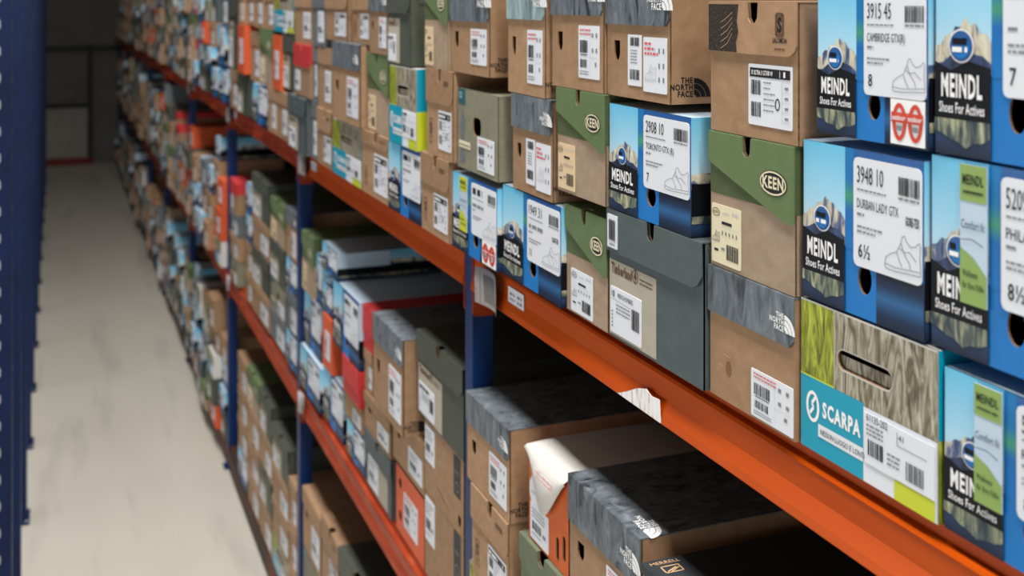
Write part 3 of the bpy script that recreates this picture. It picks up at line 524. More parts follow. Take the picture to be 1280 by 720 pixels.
('meindl', 12.3801, 12.5415, 2.1298, 2.2631, 0.0015),
('kraft', 12.471, 12.6613, 0.1056, 0.2443, -0.0353),
('tnf', 12.471, 12.6626, 0.2449, 0.3701, -0.0257),
('keen', 12.471, 12.6627, 0.3707, 0.4945, -0.0248),
('meindl', 12.471, 12.6598, 0.4951, 0.6268, -0.0067),
('tnf', 12.4753, 12.6481, 0.9356, 1.0515, -0.0383),
('tnf', 12.4753, 12.6424, 1.0521, 1.2033, -0.0402),
('timber', 12.4753, 12.6475, 1.2039, 1.3482, -0.0224),
('tnf', 12.4753, 12.6438, 1.3488, 1.4578, -0.0379),
('meindl', 12.5815, 12.7613, 1.7296, 1.852, -0.0282),
('kraft', 12.5815, 12.7628, 1.8526, 2.0017, -0.0062),
('keen', 12.5815, 12.7632, 2.0023, 2.1448, -0.024),
('salomon', 12.5815, 12.763, 2.1454, 2.2557, -0.0169),
('kraft', 12.6529, 12.8407, 0.9356, 1.0757, -0.0262),
('salomon', 12.6529, 12.8375, 1.0763, 1.2019, -0.0251),
('meindl', 12.6529, 12.8396, 1.2025, 1.3147, -0.0346),
('tnf', 12.6529, 12.8355, 1.3153, 1.4234, -0.0419),
('keen', 12.6529, 12.8399, 1.424, 1.5778, -0.0344),
('timber', 12.6731, 12.8803, 0.1056, 0.2448, -0.0312),
('meindl', 12.6731, 12.8796, 0.2454, 0.3726, -0.0376),
('meindl', 12.6731, 12.8797, 0.3732, 0.4947, -0.0358),
('salomon', 12.6731, 12.8812, 0.4953, 0.6425, -0.0305),
('scarpa', 12.8279, 13.0097, 1.7296, 1.8551, -0.0096),
('grey', 12.8279, 13.0163, 1.8557, 2.003, 0.0092),
('kraft', 12.8279, 13.0135, 2.0036, 2.1309, 0.0066),
('tnf', 12.8279, 13.0099, 2.1315, 2.2665, -0.023),
('salomon', 12.8728, 13.0361, 0.9356, 1.0454, -0.0242),
('meindl', 12.8728, 13.0293, 1.046, 1.1829, -0.0339),
('tnf', 12.8728, 13.0366, 1.1835, 1.3028, -0.0246),
('keen', 12.8728, 13.0342, 1.3034, 1.4115, -0.0364),
('meindl', 12.8888, 13.0582, 0.1056, 0.2243, -0.0301),
('grey', 12.8888, 13.0531, 0.2249, 0.3408, -0.0371),
('kraft', 12.8888, 13.0584, 0.3414, 0.4592, -0.0353),
('salomon', 12.8888, 13.0573, 0.4598, 0.5921, -0.0189),
('timber', 12.8888, 13.0582, 0.5927, 0.7217, -0.0238),
('olive', 13.0793, 13.2785, 1.7296, 1.8616, -0.0477),
('kraft', 13.0793, 13.2815, 1.8622, 2.0025, -0.0241),
('tnf', 13.0793, 13.2841, 2.0031, 2.1364, -0.0515),
('tnf', 13.0793, 13.2827, 2.137, 2.2712, -0.0284),
('grey', 13.0987, 13.2687, 0.9356, 1.07, -0.0272),
('salomon', 13.0987, 13.2649, 1.0706, 1.2234, -0.0311),
('kraft', 13.0987, 13.2638, 1.224, 1.361, -0.027),
('timber', 13.0987, 13.2655, 1.3616, 1.4903, -0.0159),
('timber', 13.1211, 13.3239, 0.1056, 0.2193, -0.0092),
('tnf', 13.1211, 13.3219, 0.2199, 0.3629, -0.0064),
('meindl', 13.1211, 13.3264, 0.3635, 0.4951, 0.0009),
('keen', 13.1211, 13.3234, 0.4957, 0.6111, -0.0087),
('tnf', 13.282, 13.4542, 0.9356, 1.0839, -0.0061),
('grey', 13.282, 13.4571, 1.0845, 1.2064, -0.0009),
('kraft', 13.282, 13.4519, 1.207, 1.3326, -0.0143),
('timber', 13.282, 13.4564, 1.3332, 1.4785, -0.0112),
('timber', 13.2911, 13.4833, 1.7296, 1.8511, -0.0466),
('tnf', 13.2911, 13.483, 1.8517, 1.9963, -0.0531),
('salomon', 13.2911, 13.4784, 1.9969, 2.1259, -0.0303),
('salomon', 13.2911, 13.4852, 2.1265, 2.2563, -0.0338),
('keen', 13.3356, 13.5163, 0.1056, 0.246, -0.039),
('grey', 13.3356, 13.5123, 0.2466, 0.3604, -0.0235),
('timber', 13.3356, 13.5114, 0.361, 0.5094, -0.0514),
('salomon', 13.471, 13.6483, 0.9356, 1.0822, -0.0457),
('meindl', 13.471, 13.6545, 1.0828, 1.2281, -0.043),
('kraft', 13.471, 13.6491, 1.2287, 1.3621, -0.0483),
('meindl', 13.471, 13.6547, 1.3627, 1.5139, -0.0444),
('salomon', 13.5174, 13.7123, 1.7296, 1.8567, -0.0252),
('meindl', 13.5174, 13.713, 1.8573, 1.9821, -0.0322),
('olive', 13.5174, 13.7156, 1.9827, 2.1099, -0.0191),
('kraft', 13.5174, 13.714, 2.1105, 2.2316, -0.0152),
('tnf', 13.5293, 13.6965, 0.1056, 0.2518, -0.0246),
('meindl', 13.5293, 13.7003, 0.2524, 0.3845, -0.0072),
('tnf', 13.5293, 13.698, 0.3851, 0.5208, -0.0204),
('tnf', 13.5293, 13.6953, 0.5214, 0.6572, 0.0001),
('keen', 13.6871, 13.8706, 0.9356, 1.0646, -0.01),
('kraft', 13.6871, 13.8662, 1.0652, 1.1756, -0.0084),
('grey', 13.6871, 13.8694, 1.1762, 1.3251, -0.0177),
('meindl', 13.6871, 13.872, 1.3257, 1.4426, -0.0224),
('meindl', 13.7127, 13.887, 0.1056, 0.2502, -0.0376),
('timber', 13.7127, 13.8864, 0.2508, 0.3669, -0.0081),
('kraft', 13.7127, 13.8864, 0.3675, 0.5064, -0.0364),
('olive', 13.7127, 13.8912, 0.507, 0.6397, -0.0142),
('scarpa', 13.7217, 13.8988, 1.7296, 1.8509, -0.0125),
('meindl', 13.7217, 13.8998, 1.8515, 1.9694, 0.0024),
('meindl', 13.7217, 13.9001, 1.97, 2.1053, -0.0284),
('meindl', 13.7217, 13.8998, 2.1059, 2.2413, -0.0285),
('keen', 13.9323, 14.1102, 1.7296, 1.8448, -0.0475),
('tnf', 13.9323, 14.1119, 1.8454, 1.9879, -0.043),
('meindl', 13.9323, 14.1169, 1.9885, 2.1353, -0.0383),
('tnf', 13.9323, 14.1101, 2.1359, 2.247, -0.0416),
('meindl', 13.971, 14.1513, 0.9356, 1.0451, -0.0383),
('keen', 13.971, 14.1474, 1.0457, 1.1828, -0.0462),
('grey', 13.971, 14.1514, 1.1834, 1.307, -0.0299),
('meindl', 13.971, 14.1504, 1.3076, 1.4247, -0.0307),
('keen', 13.971, 14.146, 0.1056, 0.2147, -0.0066),
('kraft', 13.971, 14.1499, 0.2153, 0.3509, -0.0119),
('meindl', 13.971, 14.1435, 0.3515, 0.4986, -0.0207),
('meindl', 13.971, 14.1494, 0.4992, 0.6309, -0.0171),
('tnf', 14.1217, 14.309, 1.7296, 1.8748, -0.0444),
('grey', 14.1217, 14.3102, 1.8754, 2.0003, -0.0301),
('meindl', 14.1217, 14.3095, 2.0009, 2.143, -0.0451),
('kraft', 14.1217, 14.3098, 2.1436, 2.2891, -0.0316),
('tnf', 14.1641, 14.3405, 0.9356, 1.0549, -0.0111),
('tnf', 14.1641, 14.344, 1.0555, 1.1807, -0.0214),
('grey', 14.1641, 14.3417, 1.1813, 1.3296, -0.0058),
('kraft', 14.1641, 14.3428, 1.3302, 1.4797, 0.0099),
('meindl', 14.2131, 14.4047, 0.1056, 0.235, -0.0341),
('salomon', 14.2131, 14.4037, 0.2356, 0.3657, -0.0447),
('tnf', 14.2131, 14.4015, 0.3663, 0.5201, -0.0227),
('meindl', 14.2131, 14.4033, 0.5207, 0.6348, -0.0356),
('salomon', 14.3448, 14.5033, 1.7296, 1.8529, -0.0135),
('kraft', 14.3448, 14.5084, 1.8535, 1.963, 0.0002),
('tnf', 14.3448, 14.5062, 1.9636, 2.0839, 0.0004),
('tnf', 14.3448, 14.509, 2.0845, 2.2298, -0.0247),
('meindl', 14.3448, 14.5078, 2.2304, 2.3601, 0.0088),
('grey', 14.3524, 14.5253, 0.9356, 1.0615, -0.003),
('meindl', 14.3524, 14.5208, 1.0621, 1.1805, -0.0274),
('tnf', 14.3524, 14.5211, 1.1811, 1.3328, -0.0011),
('tnf', 14.3524, 14.5242, 1.3334, 1.4801, -0.0243),
('grey', 14.4193, 14.5932, 0.1056, 0.256, -0.0048),
('scarpa', 14.4193, 14.5994, 0.2566, 0.4004, -0.012),
('kraft', 14.4193, 14.5932, 0.401, 0.5456, -0.0039),
('salomon', 14.5229, 14.7254, 1.7296, 1.8808, -0.0271),
('salomon', 14.5229, 14.7279, 1.8814, 2.0173, -0.0257),
('timber', 14.5229, 14.73, 2.0179, 2.1621, -0.0539),
('salomon', 14.5229, 14.7264, 2.1627, 2.3055, -0.042),
('grey', 14.5603, 14.7252, 0.9356, 1.057, -0.006),
('timber', 14.5603, 14.7231, 1.0576, 1.1803, -0.0193),
('grey', 14.5603, 14.7249, 1.1809, 1.3061, -0.0247),
('tnf', 14.5603, 14.7188, 1.3067, 1.446, -0.0165),
('salomon', 14.5603, 14.7243, 1.4466, 1.5915, 0.0001),
('meindl', 14.6062, 14.7975, 0.1056, 0.2429, -0.0078),
('red', 14.6062, 14.8007, 0.2435, 0.3666, -0.027),
('meindl', 14.6062, 14.7961, 0.3672, 0.521, -0.0211),
('meindl', 14.6062, 14.8016, 0.5216, 0.6671, -0.0338),
('tnf', 14.7636, 14.9509, 1.7296, 1.8494, -0.0149),
('meindl', 14.7636, 14.9532, 1.85, 2.0039, -0.0162),
('grey', 14.7636, 14.9482, 2.0045, 2.1336, 0.0018),
('olive', 14.7636, 14.948, 2.1342, 2.2814, 0.0049),
('tnf', 14.7881, 14.9908, 0.9356, 1.0867, -0.031),
('meindl', 14.7881, 14.9894, 1.0873, 1.2106, -0.0364),
('meindl', 14.7881, 14.993, 1.2112, 1.3253, -0.0271),
('salomon', 14.7881, 14.9932, 1.3259, 1.4545, -0.0378),
('orange', 14.8353, 15.0127, 0.1056, 0.2198, -0.0254),
('meindl', 14.8353, 15.017, 0.2204, 0.3537, -0.0338),
('timber', 14.8353, 15.0139, 0.3543, 0.5051, -0.03),
('meindl', 14.8353, 15.013, 0.5057, 0.6595, -0.0015),
('salomon', 14.9662, 15.1417, 1.7296, 1.8486, -0.0416),
('keen', 14.9662, 15.1407, 1.8492, 1.9993, -0.0383),
('timber', 14.9662, 15.1387, 1.9999, 2.1539, -0.0311),
('meindl', 14.9662, 15.1431, 2.1545, 2.2667, -0.0144),
('scarpa', 15.0225, 15.2218, 0.1056, 0.2486, -0.0282),
('meindl', 15.0225, 15.2203, 0.2492, 0.3669, -0.0217),
('timber', 15.0225, 15.2259, 0.3675, 0.4882, -0.0145),
('keen', 15.0225, 15.2268, 0.4888, 0.6307, -0.0162),
('meindl', 15.0264, 15.2064, 0.9356, 1.0509, -0.0414),
('salomon', 15.0264, 15.2096, 1.0515, 1.1816, -0.0101),
('meindl', 15.0264, 15.2033, 1.1822, 1.3316, -0.0251),
('meindl', 15.0264, 15.2066, 1.3322, 1.4452, -0.0103),
('tnf', 15.1759, 15.3753, 1.7296, 1.8479, -0.0195),
('tnf', 15.1759, 15.3761, 1.8485, 1.9834, -0.0129),
('salomon', 15.1759, 15.3777, 1.984, 2.1125, 0.0016),
('scarpa', 15.1759, 15.3781, 2.1131, 2.2208, -0.0048),
('timber', 15.222, 15.4298, 0.9356, 1.0457, -0.0204),
('meindl', 15.222, 15.4338, 1.0463, 1.1745, -0.0134),
('grey', 15.222, 15.432, 1.1751, 1.2826, -0.0153),
('kraft', 15.222, 15.4303, 1.2832, 1.3925, -0.0178),
('tnf', 15.2894, 15.4669, 0.1056, 0.2431, -0.0187),
('olive', 15.2894, 15.4646, 0.2437, 0.3863, -0.0089),
('keen', 15.2894, 15.4662, 0.3869, 0.5319, -0.0243),
('scarpa', 15.2894, 15.4633, 0.5325, 0.642, -0.0043),
('grey', 15.3891, 15.5538, 1.7296, 1.8714, -0.0483),
('olive', 15.3891, 15.549, 1.872, 1.9948, -0.0423),
('tnf', 15.3891, 15.5495, 1.9954, 2.1065, -0.027),
('tnf', 15.3891, 15.5486, 2.1071, 2.2174, -0.027),
('meindl', 15.4409, 15.6016, 0.9356, 1.082, -0.0086),
('meindl', 15.4409, 15.6014, 1.0826, 1.1964, -0.015),
('grey', 15.4409, 15.5972, 1.197, 1.3075, -0.0213),
('olive', 15.4409, 15.5963, 1.3081, 1.4181, -0.0239),
('salomon', 15.663, 15.8411, 0.1056, 0.2437, -0.0439),
('meindl', 15.663, 15.8458, 0.2443, 0.3858, -0.0403),
('timber', 15.663, 15.8453, 0.3864, 0.5037, -0.0183)]

# ------------------------------------------------------------------ materials
def lin(c):
    return tuple(((v/255)/12.92 if v/255 <= .04045 else ((v/255+.055)/1.055)**2.4) for v in c)
MATS = {}
def base(name, rgb, rough=.6, spec=.35, metal=0.0):
    m = bpy.data.materials.new(name); m.use_nodes = True
    nt = m.node_tree; b = nt.nodes['Principled BSDF']
    b.inputs['Base Color'].default_value = (*lin(rgb), 1)
    b.inputs['Roughness'].default_value = rough
    b.inputs['Specular IOR Level'].default_value = spec
    b.inputs['Metallic'].default_value = metal
    MATS[name] = m
    return m, nt, b
def N(nt, t, **kw):
    n = nt.nodes.new(t)
    for k, v in kw.items(): setattr(n, k, v)
    return n
def coords(nt, scale, kind='Object', rot=(0, 0, 0)):
    tc = N(nt, 'ShaderNodeTexCoord'); mp = N(nt, 'ShaderNodeMapping')
    mp.inputs['Scale'].default_value = scale; mp.inputs['Rotation'].default_value = rot
    oi = N(nt, 'ShaderNodeObjectInfo'); ad = N(nt, 'ShaderNodeVectorMath', operation='ADD')
    ml = N(nt, 'ShaderNodeVectorMath', operation='SCALE'); ml.inputs[0].default_value = (13.1, 7.7, 5.3)
    nt.links.new(oi.outputs['Random'], ml.inputs['Scale'])
    nt.links.new(tc.outputs[kind], ad.inputs[0]); nt.links.new(ml.outputs[0], ad.inputs[1])
    nt.links.new(ad.outputs[0], mp.inputs['Vector'])
    return mp.outputs['Vector']
def ramp(nt, stops, interp='LINEAR'):
    r = N(nt, 'ShaderNodeValToRGB'); cr = r.color_ramp; cr.interpolation = interp
    while len(cr.elements) < len(stops): cr.elements.new(.5)
    for e, (p, c) in zip(cr.elements, stops):
        e.position = p; e.color = (*lin(c), 1)
    return r
def noise_mat(name, stops, scale, detail=4, rough=.6, spec=.3, bump=0, dist=0.0, tint=0, nrough=.55):
    m, nt, b = base(name, stops[0][1], rough, spec)
    v = coords(nt, scale)
    n = N(nt, 'ShaderNodeTexNoise'); n.inputs['Scale'].default_value = 1
    n.inputs['Detail'].default_value = detail; n.inputs['Distortion'].default_value = dist; n.inputs['Roughness'].default_value = nrough
    nt.links.new(v, n.inputs['Vector'])
    r = ramp(nt, stops); nt.links.new(n.outputs['Fac'], r.inputs['Fac'])
    out = r.outputs['Color']
    if tint:
        oi = N(nt, 'ShaderNodeObjectInfo'); hs = N(nt, 'ShaderNodeHueSaturation')
        mr = N(nt, 'ShaderNodeMapRange'); mr.inputs['To Min'].default_value = 1-tint; mr.inputs['To Max'].default_value = 1+tint*.7
        nt.links.new(oi.outputs['Random'], mr.inputs['Value']); nt.links.new(mr.outputs[0], hs.inputs['Value'])
        nt.links.new(out, hs.inputs['Color']); out = hs.outputs['Color']
    nt.links.new(out, b.inputs['Base Color'])
    if bump:
        bp = N(nt, 'ShaderNodeBump'); bp.inputs['Strength'].default_value = bump; bp.inputs['Distance'].default_value = .002
        nt.links.new(n.outputs['Fac'], bp.inputs['Height']); nt.links.new(bp.outputs['Normal'], b.inputs['Normal'])
    return m
def card(name, rgb, var=8, rough=.62, spec=.25, tint=.10):
    lo = tuple(max(0, c-var) for c in rgb); hi = tuple(min(255, c+var) for c in rgb)
    return noise_mat(name, [(.3, lo), (.7, hi)], (55, 40, 60), 6, rough, spec, .05, tint=tint)
card('kraft', (160, 127, 97), 8, .62, .25, .14); card('kraft_dark', (128, 95, 66)); card('kraft_light', (196, 160, 120))
card('brown_card', (164, 142, 120), tint=.07)
card('green_card', (98, 117, 78), 4, tint=.06); card('green_card_dark', (82, 94, 60), 4, tint=.06)
card('grey_card', (80, 90, 92), 4, .5, .3, .06); card('grey_green_card', (74, 79, 70), 4, .5, .3, .12); card('panel_beige', (176, 168, 152), 4, tint=.04)
card('olive_card', (128, 125, 106), 6, tint=.08); card('olive_green_card', (104, 112, 90), 5, tint=.05)
card('red_card', (196, 50, 52), 5, .5, .4, .08); card('orange_card', (206, 94, 34), 6, .5, .4, .08); card('orange_red_card', (212, 88, 44), 6, .45, .4, .06)
card('slate_card', (104, 108, 112), 6); card('white_card', (208, 205, 199), 4, tint=.03)
card('dark_card', (46, 52, 56), 4, .5, .35)
noise_mat('marble_grey', [(.34, (34, 40, 45)), (.42, (84, 91, 97)), (.56, (108, 116, 123)), (.76, (136, 144, 151))], (24, 36, 13), 7, .45, .35, 0, 1.6, .1, .62)
noise_mat('marble_teal', [(.3, (96, 116, 120)), (.5, (150, 172, 176)), (.7, (182, 198, 200))], (16, 40, 12), 5, .42, .4, 0, 1.0)
noise_mat('mountain_print', [(.34, (46, 66, 112)), (.43, (92, 108, 142)), (.50, (190, 182, 160)), (.66, (226, 220, 200))], (30, 95, 26), 5, .4, .4, 0, 1.0)
noise_mat('mountain_green_print', [(.38, (36, 50, 66)), (.49, (92, 102, 90)), (.58, (142, 144, 116)), (.7, (190, 188, 162))], (30, 85, 22), 5, .4, .4, 0, 1.0)
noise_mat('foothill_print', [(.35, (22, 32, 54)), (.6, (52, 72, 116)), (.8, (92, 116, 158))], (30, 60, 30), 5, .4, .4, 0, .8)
noise_mat('moss_print', [(.3, (58, 66, 20)), (.5, (132, 142, 36)), (.68, (186, 194, 70)), (.8, (206, 212, 110))], (20, 90, 16), 6, .45, .35, 0, 2.2)
noise_mat('fabric_print', [(.32, (62, 56, 44)), (.46, (128, 118, 96)), (.58, (170, 164, 146)), (.75, (204, 200, 190))], (18, 70, 13), 6, .45, .35, 0, 2.6)
def flat(name, rgb, rough=.5, spec=.35, metal=0): return base(name, rgb, rough, spec, metal)[0]
flat('paper_white', (222, 225, 232), .5); flat('paper_cream', (226, 216, 184), .5); flat('paper_buff', (222, 196, 158), .5)
flat('ink_black', (22, 22, 26), .5); flat('ink_grey', (128, 130, 138), .5); flat('ink_red', (214, 92, 96), .5); flat('ink_pale', (188, 190, 196), .5)
flat('ink_red_pale', (224, 178, 172), .6); flat('ink_brown', (96, 70, 50), .6); flat('ink_white', (240, 240, 240), .45)
flat('print_black', (13, 15, 22), .45, .18); flat('print_blue', (24, 116, 190), .42, .25); flat('print_blue_deep', (22, 84, 150), .38, .45)
flat('print_teal', (0, 152, 180), .4, .4); flat('print_lime', (196, 204, 44), .4, .4); flat('print_green', (136, 164, 84), .4, .4)
flat('print_pale', (186, 206, 222), .4, .4); flat('print_red', (206, 62, 40), .4, .4); flat('print_teal_dark', (34, 96, 104), .45)
def grad(name, stops, rough=.38):
    m, nt, b = base(name, stops[0][1], rough, .22)
    tc = N(nt, 'ShaderNodeTexCoord'); sp = N(nt, 'ShaderNodeSeparateXYZ'); r = ramp(nt, stops)
    nt.links.new(tc.outputs['UV'], sp.inputs[0]); nt.links.new(sp.outputs['Y'], r.inputs['Fac']); nt.links.new(r.outputs['Color'], b.inputs['Base Color'])
grad('print_sky', [(0, (206, 228, 240)), (.45, (160, 212, 236)), (1, (104, 190, 226))])
grad('print_strip', [(0, (24, 116, 190)), (.38, (26, 106, 176)), (.52, (70, 150, 120)), (.68, (30, 116, 176)), (1, (28, 116, 176))])
grad('print_navy', [(0, (14, 24, 44)), (.22, (20, 44, 78)), (.5, (44, 96, 146)), (.72, (24, 46, 78)), (1, (14, 18, 32))])
grad('print_lake', [(0, (18, 26, 44)), (.5, (40, 62, 98)), (1, (26, 40, 66))])
# dotted black patch
m, nt, b = base('dotted_print', (52, 44, 38), .5)
v = coords(nt, (260, 260, 260)); vo = N(nt, 'ShaderNodeTexVoronoi'); nt.links.new(v, vo.inputs['Vector']); vo.inputs['Scale'].default_value = 1
r = ramp(nt, [(.0, (120, 104, 88)), (.24, (60, 50, 42)), (.4, (46, 38, 33))]); nt.links.new(vo.outputs['Distance'], r.inputs['Fac']); nt.links.new(r.outputs[0], b.inputs['Base Color'])
# steel
noise_mat('orange_paint', [(.3, (172, 64, 1)), (.7, (190, 76, 4))], (6, 3, 30), 4, .36, .18)
noise_mat('orange_paint_worn', [(.3, (136, 46, 20)), (.55, (160, 56, 22)), (.75, (186, 92, 54))], (20, 8, 60), 5, .4, .25)
noise_mat('blue_paint', [(.3, (4, 38, 88)), (.7, (6, 46, 100))], (10, 10, 6), 4, .4, .45)
noise_mat('blue_paint_shaded', [(.3, (3, 24, 62)), (.7, (5, 32, 78))], (10, 10, 6), 4, .5, .3)  # the rack blue darkened, with the left rack's shade in the colour
noise_mat('deck_board', [(.3, (84, 70, 56)), (.7, (104, 88, 70))], (20, 3, 20), 4, .8)
noise_mat('shade_sheet', [(.3, (26, 27, 30)), (.7, (34, 35, 38))], (2, 2, 2), 3, .8)  # near-black: the shade behind the rack is put into the colour
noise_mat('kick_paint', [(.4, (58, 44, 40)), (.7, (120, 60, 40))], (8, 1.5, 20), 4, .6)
flat('zinc_and_slot_light', (176, 182, 186), .4, .5, .3)
noise_mat('plastic_sleeve', [(.3, (168, 162, 162)), (.7, (184, 178, 178))], (9, 9, 9), 2, .3, .5)
flat('sleeve_insert', (126, 126, 124), .5)
noise_mat('torn_film', [(.34, (188, 160, 150)), (.44, (236, 232, 230)), (.7, (250, 250, 250))], (20, 120, 20), 4, .22, .6)
# room
m, nt, b = base('concrete_floor', (186, 180, 168), .5, .35)
v = coords(nt, (1.6, .3, 1)); n = N(nt, 'ShaderNodeTexNoise'); n.inputs['Scale'].default_value = 1; n.inputs['Detail'].default_value = 7
nt.links.new(v, n.inputs['Vector'])
r = ramp(nt, [(.3, (190, 184, 172)), (.5, (198, 192, 180)), (.7, (204, 198, 186))]); nt.links.new(n.outputs['Fac'], r.inputs['Fac'])
v2 = coords(nt, (7, .8, 1)); n2 = N(nt, 'ShaderNodeTexNoise'); n2.inputs['Scale'].default_value = 1; n2.inputs['Detail'].default_value = 6; nt.links.new(v2, n2.inputs['Vector'])
r2 = ramp(nt, [(.30, (214, 214, 216)), (.44, (255, 255, 255))]); nt.links.new(n2.outputs['Fac'], r2.inputs['Fac'])
mx = N(nt, 'ShaderNodeMix', data_type='RGBA', blend_type='MULTIPLY'); mx.inputs['Factor'].default_value = .5
nt.links.new(r.outputs[0], mx.inputs['A']); nt.links.new(r2.outputs[0], mx.inputs['B']); nt.links.new(mx.outputs['Result'], b.inputs['Base Color'])
noise_mat('wall_paint', [(.3, (150, 150, 146)), (.7, (164, 164, 160))], (1, 1, 1), 4, .8)
noise_mat('ceiling_sheet', [(.3, (170, 170, 168)), (.7, (182, 182, 180))], (1, 1, 1), 3, .8)
noise_mat('gate_panel', [(.3, (150, 146, 138)), (.7, (162, 158, 150))], (2, 2, 6), 4, .7)
noise_mat('gate_sheet', [(.3, (96, 96, 94)), (.7, (106, 106, 104))], (2, 2, 6), 4, .7)
flat('gate_frame', (22, 22, 26), .5); flat('gate_red', (120, 24, 24), .5)
# ------------------------------------------------------------------ mesh builder
class MB:
    def __init__(s): s.v = []; s.f = []; s.m = []; s.uv = []; s.names = []
    def mi(s, n):
        if n not in s.names: s.names.append(n)
        return s.names.index(n)
    def face(s, pts, mat, uvs=None):
        i = len(s.v); s.v += [tuple(p) for p in pts]; s.f.append(tuple(range(i, i+len(pts)))); s.m.append(s.mi(mat))
        s.uv.append(uvs or [(0, 0)]*len(pts))
    def poly(s, F, outer, mat, t=0.0, holes=(), depth=0.0, back=None, edge=None):
        """a panel in frame F: outline (p,q) at height t; depth > 0 gives it thickness below t"""
        xs = [p[0] for p in outer]; ys = [p[1] for p in outer]
        x0, y0 = min(xs), min(ys); dx = max(max(xs)-x0, 1e-6); dy = max(max(ys)-y0, 1e-6)
        U = lambda p: ((p[0]-x0)/dx, (p[1]-y0)/dy)
        def area(pl): return sum(pl[i][0]*pl[(i+1) % len(pl)][1]-pl[(i+1) % len(pl)][0]*pl[i][1] for i in range(len(pl)))
        if area(outer) < 0: outer = outer[::-1]
        tris = []
        if holes:
            loops = [outer]+[h for h in holes]; allp = [p for l in loops for p in l]
            for tr in tessellate_polygon([[Vector((p[0], p[1], 0)) for p in l] for l in loops]):
                q = [allp[i] for i in tr]
                tris.append(q if area(q) > 0 else q[::-1])
        else: tris = [outer]
        for q in tris: s.face([F(p[0], p[1], t) for p in q], mat, [U(p) for p in q])
        if depth:
            for q in tris: s.face([F(p[0], p[1], t-depth) for p in q[::-1]], back or mat, [U(p) for p in q[::-1]])
            loops = [outer]+[(h if area(h) < 0 else h[::-1]) for h in holes]
            for l in loops:
                for i in range(len(l)):
                    a, b = l[i], l[(i+1) % len(l)]
                    s.face([F(a[0], a[1], t-depth), F(b[0], b[1], t-depth), F(b[0], b[1], t), F(a[0], a[1], t)], edge or mat)
    def rect(s, F, x0, y0, x1, y1, mat, t=0.0, depth=0.0, **k): s.poly(F, [(x0, y0), (x1, y0), (x1, y1), (x0, y1)], mat, t, depth=depth, **k)
    def block(s, x0, x1, y0, y1, z0, z1, mat):
        P = [(x, y, z) for x in (x0, x1) for y in (y0, y1) for z in (z0, z1)]
        for q in ((0, 1, 3, 2), (4, 6, 7, 5), (0, 4, 5, 1), (2, 3, 7, 6), (0, 2, 6, 4), (1, 5, 7, 3)): s.face([P[i] for i in q], mat)
    def line(s, F, pts, wd, mat, t):
        for a, b in zip(pts, pts[1:]):
            dx, dy = b[0]-a[0], b[1]-a[1]; l = math.hypot(dx, dy) or 1; nx, ny = -dy/l*wd/2, dx/l*wd/2
            s.poly(F, [(a[0]-nx, a[1]-ny), (b[0]-nx, b[1]-ny), (b[0]+nx, b[1]+ny), (a[0]+nx, a[1]+ny)], mat, t)
    def disc(s, F, x, y, rx, ry, mat, t, n=24): s.poly(F, [(x+rx*math.cos(i*2*math.pi/n), y+ry*math.sin(i*2*math.pi/n)) for i in range(n)], mat, t)
    def ring(s, F, x, y, rx, ry, wd, mat, t, n=24):
        c = lambda a, b: [(x+a*math.cos(i*2*math.pi/n), y+b*math.sin(i*2*math.pi/n)) for i in range(n)]
        s.poly(F, c(rx, ry), mat, t, holes=[c(rx-wd, ry-wd)])
    def text(s, F, st, x, y, hgt, mat, t, width=None, bold=0.0, al='L', rot=False, shear=0.0, sx=1.0):
        vs, fs, w = glyphs(st, bold); k = hgt/CAP; kx = (width/w) if width else k*sx
        off = {'L': 0, 'C': -.5, 'R': -1}[al]*w*kx
        i = len(s.v); mi = s.mi(mat)
        for a, b in vs:
            px, py = a*kx+off+b*k*shear, b*k
            s.v.append(tuple(F(x-py, y+px, t) if rot else F(x+px, y+py, t)))
        for f in fs:
            s.f.append(tuple(i+j for j in f)); s.m.append(mi); s.uv.append([(0, 0)]*len(f))
    def build(s, name, parent=None, loc=None, smooth=False, bevel=0):
        me = bpy.data.meshes.new(name); me.from_pydata(s.v, [], s.f)
        for n in s.names: me.materials.append(MATS[n])
        me.polygons.foreach_set('material_index', s.m)
        uv = me.uv_layers.new(name='UVMap'); uv.data.foreach_set('uv', [c for f in s.uv for p in f for c in p])
        if smooth: me.polygons.foreach_set('use_smooth', [True]*len(s.f))
        me.update()
        o = bpy.data.objects.new(name, me); col.objects.link(o)
        if parent: o.parent = parent
        if loc: o.location = loc
        return o
_G = {}
def glyphs(st, bold):
    key = (st, bold)
    if key not in _G:
        c = bpy.data.curves.new('glyphs', 'FONT'); c.body = st; c.size = 1; c.offset = bold; c.resolution_u = 2; c.space_character = 1.0+bold*4
        o = bpy.data.objects.new('glyphs', c); col.objects.link(o)
        dg = bpy.context.evaluated_depsgraph_get(); me = bpy.data.meshes.new_from_object(o.evaluated_get(dg))
        vs = [(v.co.x, v.co.y) for v in me.vertices]; fs = [tuple(p.vertices) for p in me.polygons]
        fs2 = []
        for f in fs:
            a = sum(vs[f[i]][0]*vs[f[(i+1) % len(f)]][1]-vs[f[(i+1) % len(f)]][0]*vs[f[i]][1] for i in range(len(f)))
            fs2.append(f if a >= 0 else f[::-1])
        x0 = min([v[0] for v in vs] or [0]); vs = [(v[0]-x0, v[1]) for v in vs]
        bpy.data.objects.remove(o); bpy.data.curves.remove(c); bpy.data.meshes.remove(me)
        _G[key] = (vs, fs2, max([v[0] for v in vs] or [1]))
    return _G[key]
CAP = 1.0
CAP = max(v[1] for v in glyphs('H', 0.0)[0])

